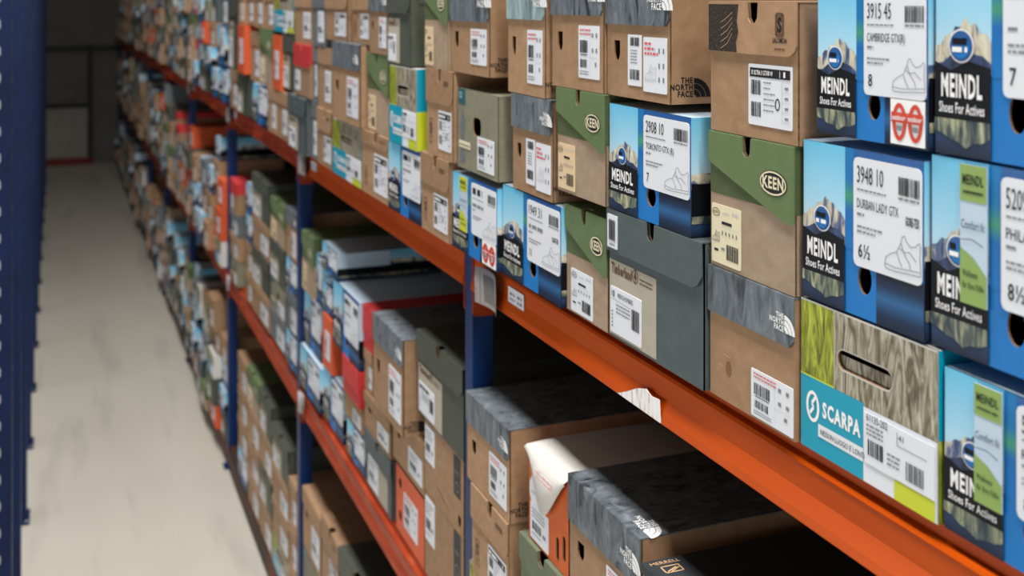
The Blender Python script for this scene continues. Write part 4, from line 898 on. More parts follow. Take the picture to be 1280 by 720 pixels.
def tag(o, label=None, cat=None, group=None, kind=None):
    if label: o['label'] = label
    if cat: o['category'] = cat
    if group: o['group'] = group
    if kind: o['kind'] = kind
def empty(name, loc, rz=0):
    o = bpy.data.objects.new(name, None); col.objects.link(o); o.location = loc; o.rotation_euler = (0, 0, rz); o.empty_display_size = .05
    return o

# ------------------------------------------------------------------ printed details
T = .0004     # one layer of print
def bars(mb, F, x0, y0, x1, y1, t, rnd, mat='ink_black', n=None):
    x = x0; u = (x1-x0)/(n or 24)
    while x < x1-u*.4:
        b = u*rnd.choice([.5, .7, 1, 1.5]); mb.rect(F, x, y0, min(x+b, x1), y1, mat, t); x += b+u*rnd.choice([.5, .8, 1.1])
def dashes(mb, F, x0, x1, y, hgt, t, rnd, mat='ink_grey'):
    x = x0
    while x < x1:
        l = rnd.uniform(1.2, 4)*hgt; mb.rect(F, x, y, min(x+l, x1), y+hgt, mat, t); x += l+hgt*.7
SHOE = [(.0, .08), (.03, .3), (.16, .42), (.34, .52), (.46, .78), (.5, .95), (.56, .98), (.62, .84), (.72, .74), (.86, .78), (.95, .9), (.99, .82), (.97, .5), (1, .2), (.99, .06), (.6, .03), (.3, .0), (.06, .01), (0, .08)]
SHOE2 = [(.02, .14), (.3, .1), (.6, .13), (.98, .17)]
SHOE3 = [(.34, .52), (.42, .3), (.5, .16)]; SHOE4 = [(.46, .78), (.56, .5), (.7, .3), (.72, .16)]; SHOE5 = [(.4, .64), (.56, .56), (.7, .6), (.88, .4)]
def shoe(mb, F, x0, y0, x1, y1, t, wd, mat='ink_grey'):
    for pl in (SHOE, SHOE2, SHOE3, SHOE4, SHOE5): mb.line(F, [(x0+(x1-x0)*a, y0+(y1-y0)*b) for a, b in pl], wd, mat, t)

def rounded(x0, y0, x1, y1, r, n=4, which=(1, 1, 1, 1)):
    pts = []
    for (cx, cy, a0, w) in ((x1-r, y0+r, -90, which[0]), (x1-r, y1-r, 0, which[1]), (x0+r, y1-r, 90, which[2]), (x0+r, y0+r, 180, which[3])):
        if not w:
            pts.append((x1 if a0 in (-90, 0) else x0, y0 if a0 in (-90, 180) else y1)); continue
        for i in range(n+1):
            a = math.radians(a0+90*i/n); pts.append((cx+r*math.cos(a), cy+r*math.sin(a)))
    return pts
def ellipse(x, y, rx, ry, n=18): return [(x+rx*math.cos(i*2*math.pi/n), y+ry*math.sin(i*2*math.pi/n)) for i in range(n)]
def bullet(x, y, w, h): return [(x-w/2, y+h/2), (x-w/2, y-h*.1), (x-w*.3, y-h*.36), (x, y-h/2), (x+w*.3, y-h*.36), (x+w/2, y-h*.1), (x+w/2, y+h/2)]
def slot_r(x0, y0, x1, y1): return rounded(x0, y0, x1, y1, min(x1-x0, y1-y0)*.45, 4)

class Box:
    """frames of one box: origin at the centre of its base, front towards -X, left end of the front at +Y"""
    def __init__(s, w, h, d, rnd):
        s.w, s.h, s.d, s.r = w, h, d, rnd
        s.front = lambda p, q, t: (-d/2-t, w/2-p, q)
        s.side = lambda p, q, t: (-d/2+p, -w/2-t, q)
        s.far = lambda p, q, t: (d/2-p, w/2+t, q)
        s.top = lambda p, q, t: (-d/2+q, w/2-p, h+t)
        s.back = lambda p, q, t: (d/2+t, -w/2+p, q)
        s.under = lambda p, q, t: (d/2-q, w/2-p, -t)
    def hull(s, mb, mat, holes=(), sidem=None, topm=None, inner='kraft_dark', h=None, notch=None):
        """closed carton: a front panel (with its finger holes), sides, back, bottom and top"""
        h = h or s.h; w, d = s.w, s.d
        mb.rect(s.side, 0, 0, d, h, sidem or mat); mb.rect(s.far, 0, 0, d, h, sidem or mat); mb.rect(s.back, 0, 0, w, h, sidem or mat)
        mb.rect(s.under, 0, 0, w, d, sidem or mat)
        if not notch: mb.rect(lambda p, q, t: s.top(p, q, t-(s.h-h)), 0, 0, w, d, topm or mat)
        if holes or notch:
            nt = []
            if notch: nx, nw, nh = notch; nt = [(nx+nw/2, h), (nx+nw*.42, h-nh*.75), (nx+nw*.2, h-nh), (nx-nw*.2, h-nh), (nx-nw*.42, h-nh*.75), (nx-nw/2, h)]
            mb.poly(s.front, [(0, 0), (w, 0), (w, h)]+nt+[(0, h)], mat, 0, holes=list(holes), depth=.0025, back=inner, edge=inner)
            e = .002      # kraft lining seen through the holes
            I = lambda x, y, z: (x, y, z)
            x0, x1, y0, y1, z0, z1 = -d/2+e, d/2-e, -w/2+e, w/2-e, e, h-e
            for q in ([(x0, y0, z0), (x0, y1, z0), (x1, y1, z0), (x1, y0, z0)][::-1], [(x0, y0, z0), (x0, y0, z1), (x1, y0, z1), (x1, y0, z0)], [(x0, y1, z0), (x1, y1, z0), (x1, y1, z1), (x0, y1, z1)],
                      [(x1, y0, z0), (x1, y1, z0), (x1, y1, z1), (x1, y0, z1)], [(x0+.06, y0, z1), (x1, y0, z1), (x1, y1, z1), (x0+.06, y1, z1)]): mb.face(q, inner)
        else: mb.rect(s.front, 0, 0, w, h, mat)
    def lid(s, mb, mat, flap, lower=None, t=.0025, sides=0.0, notch=None, topm=None, shape=None, lip=.0):
        """hinged lid: a thin top sheet and a front flap hanging to height `flap` (or along `shape`), with an optional thumb notch"""
        w, h, d = s.w, s.h, s.d; e = .0012
        top = topm or mat
        nt = []
        if notch:
            nx, nw, nh = notch; nt = [(nx+nw/2, h+e), (nx+nw*.42, h-nh*.75), (nx+nw*.2, h-nh), (nx-nw*.2, h-nh), (nx-nw*.42, h-nh*.75), (nx-nw/2, h+e)]
        low = shape or [(-e, flap), (w+e, flap)]
        mb.poly(s.front, low+[(w+e, h+e)]+nt+[(-e, h+e)], mat, t+.0006, depth=.0022)
        if notch:
            mb.poly(s.top, [(-e, -t), (nx-nw/2, -t), (nx-nw/2, nh*.5), (nx+nw/2, nh*.5), (nx+nw/2, -t), (w+e, -t), (w+e, d), (-e, d)], top, e+.0008, depth=.0016)
        else: mb.rect(s.top, -e, -t, w+e, d, top, e+.0008, depth=.0016)
        if sides:
            for F in (s.side, s.far): mb.rect(F, 0 if F is s.side else 0, h-sides, d, h+e, mat, e+.0006, depth=.0012)

def label_part(B, root, style, x0, y0, x1, y1, lod, t=.0002, txt=None, F=None, name='paper_label'):
    """a printed sticker, its own part"""
    mb = MB(); F = F or B.front; r = B.r; W, H = x1-x0, y1-y0; X = lambda f: x0+W*f; Y = lambda f: y0+H*f
    paper = {'keen': 'paper_cream', 'buff': 'paper_buff'}.get(style, 'paper_white')
    rr = min(W, H)*(.06 if style == 'meindl' else .03)
    mb.poly(F, rounded(x0, y0, x1, y1, rr, 2), paper, t+.0008, depth=.0008)
    t = t+.0008+T
    if lod >= 2:
        mb.rect(F, X(.12), Y(.3), X(.5), Y(.62), 'ink_grey', t); mb.rect(F, X(.15), Y(.72), X(.8), Y(.78), 'ink_grey', t)
    elif style == 'tnf':
        for k in range(2): dashes(mb, F, X(.07), X(.62), Y(.9-.075*k), H*.03, t, r, 'ink_red')
        bars(mb, F, X(.08), Y(.48), X(.46), Y(.72), t, r); mb.rect(F, X(.1), Y(.43), X(.44), Y(.46), 'ink_grey', t)
        bars(mb, F, X(.1), Y(.2), X(.42), Y(.36), t, r, n=18)
        for (a, b) in ((.66, .78), (.84, .78), (.66, .5), (.84, .5), (.8, .24)): mb.rect(F, X(a), Y(b), X(a+.07), Y(b+.08), 'ink_grey', t)
        mb.line(F, [(X(.58), Y(.05)), (X(.58), Y(.86))], H*.006, 'ink_pale', t); mb.line(F, [(X(.58), Y(.4)), (X(.96), Y(.4))], H*.006, 'ink_pale', t)
        for k in range(2): dashes(mb, F, X(.07), X(.5), Y(.12-.05*k), H*.02, t, r)
    elif style == 'tnf_strip':
        bars(mb, F, X(.2), Y(.78), X(.86), Y(.95), t, r, n=20); bars(mb, F, X(.16), Y(.12), X(.86), Y(.32), t, r, n=20)
        for k in range(5): dashes(mb, F, X(.2), X(.7), Y(.68-.06*k), H*.022, t, r)
    elif style == 'tnf_shoe':
        for k in range(3): dashes(mb, F, X(.06), X(.36+.14*k), Y(.86-.09*k), H*.045, t, r, 'ink_red')
        shoe(mb, F, X(.08), Y(.2), X(.55), Y(.5), t, H*.01, 'ink_pale')
        for (a, b) in ((.66, .72), (.84, .72), (.66, .45), (.84, .45), (.66, .2), (.84, .2)): mb.rect(F, X(a), Y(b), X(a+.06), Y(b+.09), 'ink_grey', t)
    elif style in ('keen', 'buff', 'keenw'):
        mb.ring(F, X(.16), Y(.86), W*.13, H*.07, H*.012, 'ink_black', t); mb.text(F, 'KEEN', X(.16), Y(.835), H*.05, 'ink_black', t, width=W*.17, al='C')
        dashes(mb, F, X(.4), X(.6), Y(.86), H*.02, t, r, 'ink_pale'); dashes(mb, F, X(.7), X(.93), Y(.88), H*.03, t, r, 'ink_pale')
        mb.rect(F, X(.36), Y(.68), X(.7), Y(.73), 'ink_black', t)
        shoe(mb, F, X(.04), Y(.36), X(.28), Y(.55), t, H*.01)
        for k in range(5): mb.rect(F, X(.36+.12*k), Y(.5), X(.4+.12*k), Y(.565), 'ink_grey', t)
        mb.line(F, [(X(.34), Y(.62)), (X(.94), Y(.62))], H*.005, 'ink_pale', t)
        bars(mb, F, X(.52), Y(.1), X(.92), Y(.36), t, r); mb.rect(F, X(.1), Y(.2), X(.24), Y(.24), 'ink_black', t); mb.rect(F, X(.34), Y(.24), X(.46), Y(.28), 'ink_grey', t)
    elif style == 'salomon':
        mb.rect(F, X(.04), Y(.79), X(.96), Y(.94), 'ink_black', t)
        mb.text(F, txt, X(.08), Y(.83), H*.07, 'ink_white', t+T, width=W*.5, bold=.02) if txt else dashes(mb, F, X(.08), X(.56), Y(.83), H*.07, t+T, r, 'ink_white')
        mb.line(F, [(X(.74), Y(.81)), (X(.74), Y(.92))], W*.01, 'ink_white', t+T); mb.rect(F, X(.82), Y(.82), X(.86), Y(.91), 'ink_white', t+T)
        bars(mb, F, X(.07), Y(.5), X(.3), Y(.74), t, r, n=18); bars(mb, F, X(.07), Y(.14), X(.3), Y(.38), t, r, n=18)
        for k in range(6): dashes(mb, F, X(.36), X(.36+r.uniform(.14, .3)), Y(.7-.09*k), H*.022, t, r)
        mb.ring(F, X(.68), Y(.38), W*.055, H*.1, H*.025, 'ink_black', t)
        for k in range(5): mb.line(F, [(X(.78), Y(.1+.16*k)), (X(.96), Y(.1+.16*k))], H*.008, 'ink_pale', t)
        mb.line(F, [(X(.78), Y(.1)), (X(.78), Y(.74))], H*.008, 'ink_pale', t)
        for k in range(4): mb.rect(F, X(.84), Y(.15+.16*k), X(.92), Y(.19+.16*k), 'ink_grey', t)
    elif style == 'timber':
        if txt: mb.text(F, '10', X(.05), Y(.78), H*.14, 'ink_black', t, bold=.02, sx=.8); mb.text(F, "MEN'S/HOMBRES", X(.25), Y(.8), H*.1, 'ink_black', t, width=W*.5)
        else: dashes(mb, F, X(.06), X(.7), Y(.8), H*.1, t, r, 'ink_black')
        mb.line(F, [(X(.04), Y(.74)), (X(.66), Y(.7))], H*.01, 'ink_grey', t)
        for k in range(3): dashes(mb, F, X(.2), X(.66), Y(.62-.08*k), H*.03, t, r)
        bars(mb, F, X(.7), Y(.28), X(.95), Y(.72), t, r, n=14)
        for k in range(5): mb.rect(F, X(.05), Y(.12+.08*k), X(.09), Y(.16+.08*k), 'ink_grey', t)
    elif style == 'code':
        mb.rect(F, X(.18), Y(.2), X(.82), Y(.86), 'ink_pale', t); bars(mb, F, X(.2), Y(.24), X(.8), Y(.84), t+T, r, n=16); dashes(mb, F, X(.25), X(.75), Y(.08), H*.05, t, r)
    elif style == 'meindl':
        code, nm, size, gtx = txt
        if not code and not nm and not size: dashes(mb, F, X(.06), X(.46), Y(.79), H*.12, t, r, 'ink_black')
        if code: mb.text(F, code, X(.06), Y(.77), H*.155, 'ink_black', t, width=W*(.40 if len(code) > 4 else .12*len(code)/2))
        dashes(mb, F, X(.06), X(.5), Y(.7), H*.016, t, r)
        if nm:
            yy = .54 if code else .84
            mb.text(F, nm, X(.06), Y(yy), H*.085, 'ink_black', t, width=min(W*.62, W*.052*len(nm)+W*.06), shear=0)
        else: dashes(mb, F, X(.06), X(.5), Y(.55), H*.06, t, r)
        dashes(mb, F, X(.06), X(.17), Y(.47), H*.025, t, r, 'ink_grey')
        for k in range(2): dashes(mb, F, X(.06), X(.44-.1*k), Y(.36-.045*k), H*.018, t, r)
        if size: mb.text(F, size, X(.08), Y(.09), H*.12, 'ink_black', t, sx=.75, bold=.01)
        bars(mb, F, X(.68), Y(.74), X(.97), Y(.9), t, r, 'ink_black'); dashes(mb, F, X(.68), X(.97), Y(.7), H*.02, t, r, 'ink_grey')
        if gtx: mb.text(F, 'GORE-TEX', X(.78), Y(.49), H*.075, 'ink_black', t, width=W*.19, bold=.03)
        shoe(mb, F, X(.48), Y(.06), X(.99), Y(.4), t, H*.007)
    else:
        for k in range(3): dashes(mb, F, X(.1), X(.1+r.uniform(.4, .8)), Y(.84-.1*k), H*.035, t, r)
        bars(mb, F, X(.12), Y(.28), X(.6), Y(.52), t, r, n=16); dashes(mb, F, X(.12), X(.6), Y(.16), H*.03, t, r)
        mb.rect(F, X(.7), Y(.3), X(.86), Y(.4), 'ink_grey', t)
    return mb.build(name, root)

def sun_logo(mb, F, x, y, k, mat, t):
    """three stacked words beside quarter-round arcs"""
    for i, wd in enumerate(('THE', 'NORTH', 'FACE')): mb.text(F, wd, x, y+k*(.68-.33*i), k*.27, mat, t, al='R', bold=.03, sx=.85)
    for j in range(3):
        r0 = k*(.12+.28*j); r1 = r0+k*.245
        a = [(x+k*.06+r1*math.cos(math.radians(d)), y+r1*math.sin(math.radians(d))) for d in range(0, 91, 15)]
        b = [(x+k*.06+r0*math.cos(math.radians(d)), y+r0*math.sin(math.radians(d))) for d in range(90, -1, -15)]
        mb.poly(F, a+b, mat, t)

# ------------------------------------------------------------------ the kinds of box
def k_tnf(B, root, o, lod):
    w, h = B.w, B.h; lf = o.get('lidf', .3); mb = MB(); holes = []
    two = o.get('two'); r = B.r
    if lod < 2 and not o.get('nohole'): holes = [bullet(w*.17, h*(1-lf)*.62, w*.10, h*.17)]
    B.hull(mb, 'kraft', holes)
    if lod < 2 and (o.get('side') or r.random() < .6): sun_logo(mb, B.side, .034, .009, min(.027, h*.22), 'ink_black', T)
    if o.get('dent_shading'):  # light and shade of the dents painted as flat pale and dark marks
        for (a, b, c) in ((.17, .36, .05), (.12, .27, .03)): mb.line(B.front, [(w*a, h*b), (w*(a+c*2), h*(b-.01))], .0012, 'kraft_light', T)
        mb.disc(B.front, w*.24, h*.26, w*.035, h*.06, 'kraft_dark', T*.8)
    mb.build('body', root)
    lm = {'tealmarble': 'marble_teal'}.get(o.get('lidc'), 'marble_grey')
    l = MB(); B.lid(l, lm, h*(1-lf), shape=[(-.0012, h*(1-lf)), (w*.02, h*(1-lf)-.001), (w*.96, h*(1-lf)-.001), (w+.0012, h*(1-lf)+.008)])
    if lod < 2: sun_logo(l, B.front, w*.91, h*(1-lf*.74), h*lf*.4, 'ink_white', .0035+T)
    if o.get('big'): sun_logo(l, B.top, w*.9, .012, .03, 'ink_white', .002+T)
    l.build('lid', root)
    if two:
        label_part(B, root, 'tnf_strip', w*.36, h*.1, w*.58, h*(1-lf)*.86, lod); label_part(B, root, 'tnf_shoe', w*.61, h*.07, w*.965, h*(1-lf)*.84, lod)
    else:
        a = o.get('labx', (.55, .94, .1, min(.62, (1-lf)*.86)))
        label_part(B, root, 'tnf', w*a[0], h*a[2], min(w*a[1], w-.002), h*a[3], lod)
def k_keen(B, root, o, lod):
    w, h = B.w, B.h; mb = MB(); nc = (w*.47, w*.11, h*.13); B.hull(mb, 'brown_card', notch=nc if lod < 2 else None)
    mb.rect(B.front, 0, h*.55, w, h*.86, 'green_card_dark', T); mb.rect(B.side, 0, h*.55, B.d, h, 'green_card_dark', T)
    mb.build('body', root)
    l = MB(); B.lid(l, 'green_card', h*.5, notch=(w*.47, w*.11, h*.13), shape=[(-.0012, h*.785), (w*.94, h*.475), (w+.0012, h*.49)])
    x, y, t = w*.79, h*.735, .0031+T
    if lod < 2:
        rx, ry = w*.155, h*.088
        l.disc(B.front, x, y, rx, ry, 'ink_black', t); l.ring(B.front, x, y, rx*.95, ry*.94, h*.012, 'paper_cream', t+T)
        l.text(B.front, 'KEEN', x, y-ry*.42, ry*.9, 'paper_cream', t+T, width=rx*1.5, bold=.03, al='C')
    l.build('lid', root)
    a = o.get('labx', (.02, .39, .03, .47))
    label_part(B, root, {'cream2': 'buff', 'white': 'keenw'}.get(o.get('labc'), 'keen'), w*a[0], h*a[2], w*a[1], h*a[3], lod)
def k_salomon(B, root, o, lod):
    w, h = B.w, B.h; mb = MB(); lf = o.get('flap', .38); B.hull(mb, 'kraft', notch=(w*.53, w*.13, h*.15) if lod < 2 else None)
    if lod < 2 and o.get('logo'):
        x0, x1, y0, y1 = w*.1, w*.2, h*.2, h*.42
        for a, b in (((x0, y0), (x1, y0)), ((x1, y0), (x1, y1)), ((x1, y1), (x0, y1)), ((x0, y1), (x0, y0))): mb.line(B.front, [a, b], .0022, 'ink_brown', T)
        mb.text(B.front, 'S', (x0+x1)/2, y0+h*.05, h*.12, 'ink_brown', T, al='C', bold=.04); mb.text(B.front, 'SALOMON', (x0+x1)/2, h*.13, h*.035, 'ink_brown', T, al='C', width=w*.14)
    mb.build('body', root)
    l = MB(); e = .0012; q = h*(1-lf)
    sh = [(-e, q)]+[(w*.9+(w*.1+e)*math.sin(math.radians(a)), q+h*.1*(1-math.cos(math.radians(a)))) for a in range(0, 91, 15)]
    B.lid(l, 'kraft', q, shape=sh, notch=(w*.53, w*.13, h*.15), topm='kraft')
    t = .0031+T; F = B.front
    if o.get('patch'):
        l.poly(F, [(0, q+.001), (w*.35, q+.001), (w*.34, q+h*.08), (w*.37, q+h*.16), (w*.35, q+h*.24), (w*.37, h*.99), (0, h*.99)], 'dotted_print', t)
        for k in range(5): l.line(F, [(w*.16, q+h*(.03+.05*k)), (w*.24, q+h*(.07+.05*k)), (w*.3, q+h*(.15+.04*k))], .0009, 'kraft', t+T)
        l.line(F, [(w*.80, h*.77), (w*.80, h*.92), (w*.87, h*.92), (w*.87, h*.77), (w*.80, h*.77)], .004, 'ink_brown', t)
        l.text(F, 'S', w*.835, h*.795, h*.1, 'ink_black', t, al='C', bold=.05, sx=.7); l.text(F, 'SALOMON', w*.835, h*.715, h*.035, 'ink_black', t, width=w*.15, al='C', bold=.02)
        dashes(l, F, w*.78, w*.89, h*.665, h*.012, t, B.r, 'ink_brown')
    elif lod < 2:
        l.rect(F, w*.7, h-lf*h*.42, w*.88, h-lf*h*.28, 'ink_brown', t); l.text(F, 'SALOMON', w*.79, h-lf*h*.39, h*.025, 'kraft', t+T, width=w*.14, al='C')
    l.build('lid', root)
    label_part(B, root, 'salomon', w*.47, h*.1, w*.95, h*(1-lf)*.88 if not o.get('patch') else h*.55, lod, txt='X ULTRA 3 GTX® W' if o.get('patch') else None)
def peaks(x0, x1, ybase, ytop, rnd, n=9, side=1):
    """a jagged ridge rising to one main summit"""
    pts = [(x0, ybase)]; 
    for i in range(n+1):
        f = i/n; e = 1-abs(f-.58)/.62; y = ybase+(ytop-ybase)*(.42+.58*max(0, e)**1.0)*(1 if i % 2 == 0 else .86+rnd.random()*.08)
        pts.append((x0+(x1-x0)*f, y))
    return pts+[(x1, ybase)]
def mountain_art(mb, F, x0, x1, h, t, rnd, lod):
    """printed alpine scene: sky, summit, foothills, black band, mirrored summit in a lake"""
    mb.rect(F, x0, h*.40, x1, h, 'print_sky', t)
    mb.poly(F, peaks(x0, x1, h*.40, h*.68, rnd, 11), 'mountain_print', t+T)
    f = peaks(x0, x1, h*.36, h*.53, rnd, 7); mb.poly(F, f, 'foothill_print', t+2*T)
    mb.poly(F, [(x0, h*.17), (x1, h*.17), (x1, h*.43), (x0+(x1-x0)*.6, h*.46), (x0+(x1-x0)*.3, h*.41), (x0, h*.45)], 'print_black', t+3*T)
    mb.rect(F, x0, 0, x1, h*.17, 'print_lake', t+2*T)
    m = [(x, h*.175-(y-h*.175)) for x, y in peaks(x0, x1, h*.175, h*.31, rnd, 7)]
    mb.poly(F, m, 'mountain_green_print', t+4*T)
def k_meindl(B, root, o, lod):
    w, h = B.w, B.h; mb = MB(); F = B.front; r = B.r
    holes = [ellipse(w*.545, h*.235, w*.056, h*.092)] if lod < 2 else []
    B.hull(mb, 'print_blue', holes, sidem='print_blue', topm='print_pale')
    mountain_art(mb, F, 0, w*.38, h, T, r, lod)
    mb.rect(F, w*.38, h*.39, w*.455, h, 'print_strip', T); mb.rect(F, w*.455, h*.96, w, h, 'print_blue_deep', T)
    mb.rect(F, w*.64, 0, w, h*.32, 'print_navy', T)
    mountain_art(mb, B.side, 0, B.d, h, T, r, lod)
    if o.get('lside'): mb.rect(B.side, 0, h*.45, B.d*.5, h*.99, 'print_pale', 5*T)
    if lod < 2:
        cx, cy, rr = w*.19, h*.53, h*.082; t = 6*T
        mb.disc(F, cx, cy, rr, rr, 'ink_white', t); mb.disc(F, cx, cy, rr*.9, rr*.9, 'print_blue_deep', t+T); mb.disc(F, cx, cy-rr*.1, rr*.7, rr*.62, 'print_blue', t+2*T)
        dashes(mb, F, cx-rr*.62, cx+rr*.5, cy+rr*.06, rr*.4, t+3*T, r, 'print_black'); dashes(mb, F, cx-rr*.66, cx+rr*.55, cy-rr*.36, rr*.3, t+3*T, r, 'ink_white')
        mb.text(F, 'MEINDL', cx, h*.285, h*.105, 'ink_white', t, al='C', width=w*.28, bold=.032)
        
        mb.text(F, 'Shoes For Actives', cx, h*.205, h*.05, 'ink_white', t, al='C', width=w*.31, bold=.012)
    else: mb.rect(F, w*.05, h*.26, w*.33, h*.36, 'ink_white', 5*T)
    mb.build('body', root)
    label_part(B, root, 'meindl', w*.46, h*.305, w*.995, h*.955, lod, t=2*T, txt=(o.get('code', ''), o.get('name', ''), o.get('size', ''), o.get('gtx')))
    if o.get('comfort'):
        g = MB(); t = .004; lime = 'print_lime' if o['comfort'] == 2 else 'print_green'
        x0, x1 = w*.215, w*.385; y0, y1 = h*.28, h*.985
        g.rect(F, x0, y0, x1, y1, 'print_pale', t, depth=.0012); g.rect(F, x0, h*.80, x1, y1, lime, t+T)
        g.poly(F, [(x0, y0), (x1, y0), (x1, h*.44), (x0+(x1-x0)*.5, h*.52), (x0, h*.56)], lime, t+T)
        g.text(F, 'MEINDL', (x0+x1)/2, h*.885, h*.05, 'ink_black', t+2*T, al='C', width=w*.135, bold=.02)
        g.text(F, 'Comfort fit', (x0+x1)/2, h*.66, h*.045, 'foothill_print', t+2*T, al='C', width=w*.15); g.line(F, [(x0+w*.01, h*.6), (x0+w*.08, h*.61), (x1-w*.02, h*.585)], .001, 'ink_grey', t+2*T)
        g.text(F, 'Wellness', x0+w*.015, h*.42, h*.032, 'green_card_dark', t+2*T, width=w*.1, bold=.02); g.text(F, 'für Ihre Füße', x0+w*.015, h*.36, h*.032, 'green_card_dark', t+2*T, width=w*.14, bold=.02)
        for k in range(2): dashes(g, F, x0+w*.02, x1-w*.02, h*(.84-.0*k), h*.014, t+2*T, r, 'green_card_dark')
        g.build('comfort_tag', root)
    if o.get('seals'):
        g = MB(); t = .0016; x0, x1 = w*.70, w*.985; y0, y1 = h*.015, h*.30
        g.rect(F, x0, y0, x1, y1, 'ink_white', t, depth=.0008)
        for cx in (x0+(x1-x0)*.27, x0+(x1-x0)*.74):
            cy = (y0+y1)/2; g.ring(F, cx, cy, (x1-x0)*.21, (y1-y0)*.42, (x1-x0)*.1, 'print_red', t+T)
            g.rect(F, cx-(x1-x0)*.23, cy-h*.005, cx+(x1-x0)*.23, cy+h*.06, 'print_red', t+2*T); g.text(F, 'outdoor', cx, cy+h*.012, h*.032, 'ink_white', t+3*T, al='C', width=(x1-x0)*.4, bold=.02)
            dashes(g, F, cx-w*.025, cx+w*.025, cy-h*.055, h*.03, t+2*T, r)
        g.build('seal_sticker', root)
def k_timber(B, root, o, lod):
    w, h = B.w, B.h; mb = MB(); F = B.front; gc = 'grey_card' if o.get('big') or B.r.random() < .25 else 'grey_green_card'; B.hull(mb, gc, notch=(w*.5, w*.09, h*.12) if lod < 2 else None)
    big = o.get('big'); px = w*.54 if big else w*.55; py = h*.61
    if not o.get('bl'):
        mb.rect(F, 0.001, h*.02, px, py, 'panel_beige', T)
        if lod < 2:
            mb.text(F, 'Timberland', w*.03, h*.51, h*.075, 'ink_brown', 2*T, width=w*.24, bold=.04)
            x, y, k = w*.31, h*.51, h*.1
            mb.ring(F, x, y+k*.45, k*.5, k*.55, k*.09, 'ink_brown', 2*T, 12); mb.poly(F, [(x-k*.3, y+k*.3), (x, y+k*.92), (x+k*.3, y+k*.3)], 'ink_brown', 2*T); mb.rect(F, x-k*.06, y, x+k*.06, y+k*.3, 'ink_brown', 2*T)
            dashes(mb, F, w*.36, w*.50, h*.545, h*.012, 2*T, B.r, 'ink_brown'); dashes(mb, F, w*.36, w*.50, h*.515, h*.012, 2*T, B.r, 'ink_brown')
    else: mb.rect(F, w*.48, h*.02, w*.86, h*.6, 'panel_beige', T)
    mb.build('body', root)
    l = MB(); e = .003; q = h*.68; F2 = lambda p, y, t: B.front(p, y, t)
    sh = [(-e, q), (w*.93, q), (w*.97, q+h*.03), (w+e, q+h*.1)]
    B.lid(l, gc, q, shape=sh, t=.004, notch=(w*.5, w*.09, h*.12))
    for F3 in (B.side, B.far): l.poly(F3, [(.006 if F3 is B.side else 0, h*.97), (.02, h*.80), (B.d-.03, h*.80), (B.d, h*.97)] if F3 is B.side else [(0, h*.97), (.03, h*.8), (B.d-.02, h*.8), (B.d-.006, h*.97)], gc, .0024, depth=.0018)
    l.build('lid', root)
    if big: label_part(B, root, 'code', w*.015, h*.71, w*.135, h*.97, lod, t=.0048)
    if o.get('bl'): label_part(B, root, 'plain', w*.12, h*.05, w*.5, h*.62, lod, t=T)
    else: label_part(B, root, 'timber', w*.02, h*.04, w*.38, h*.40, lod, t=T, txt=big)
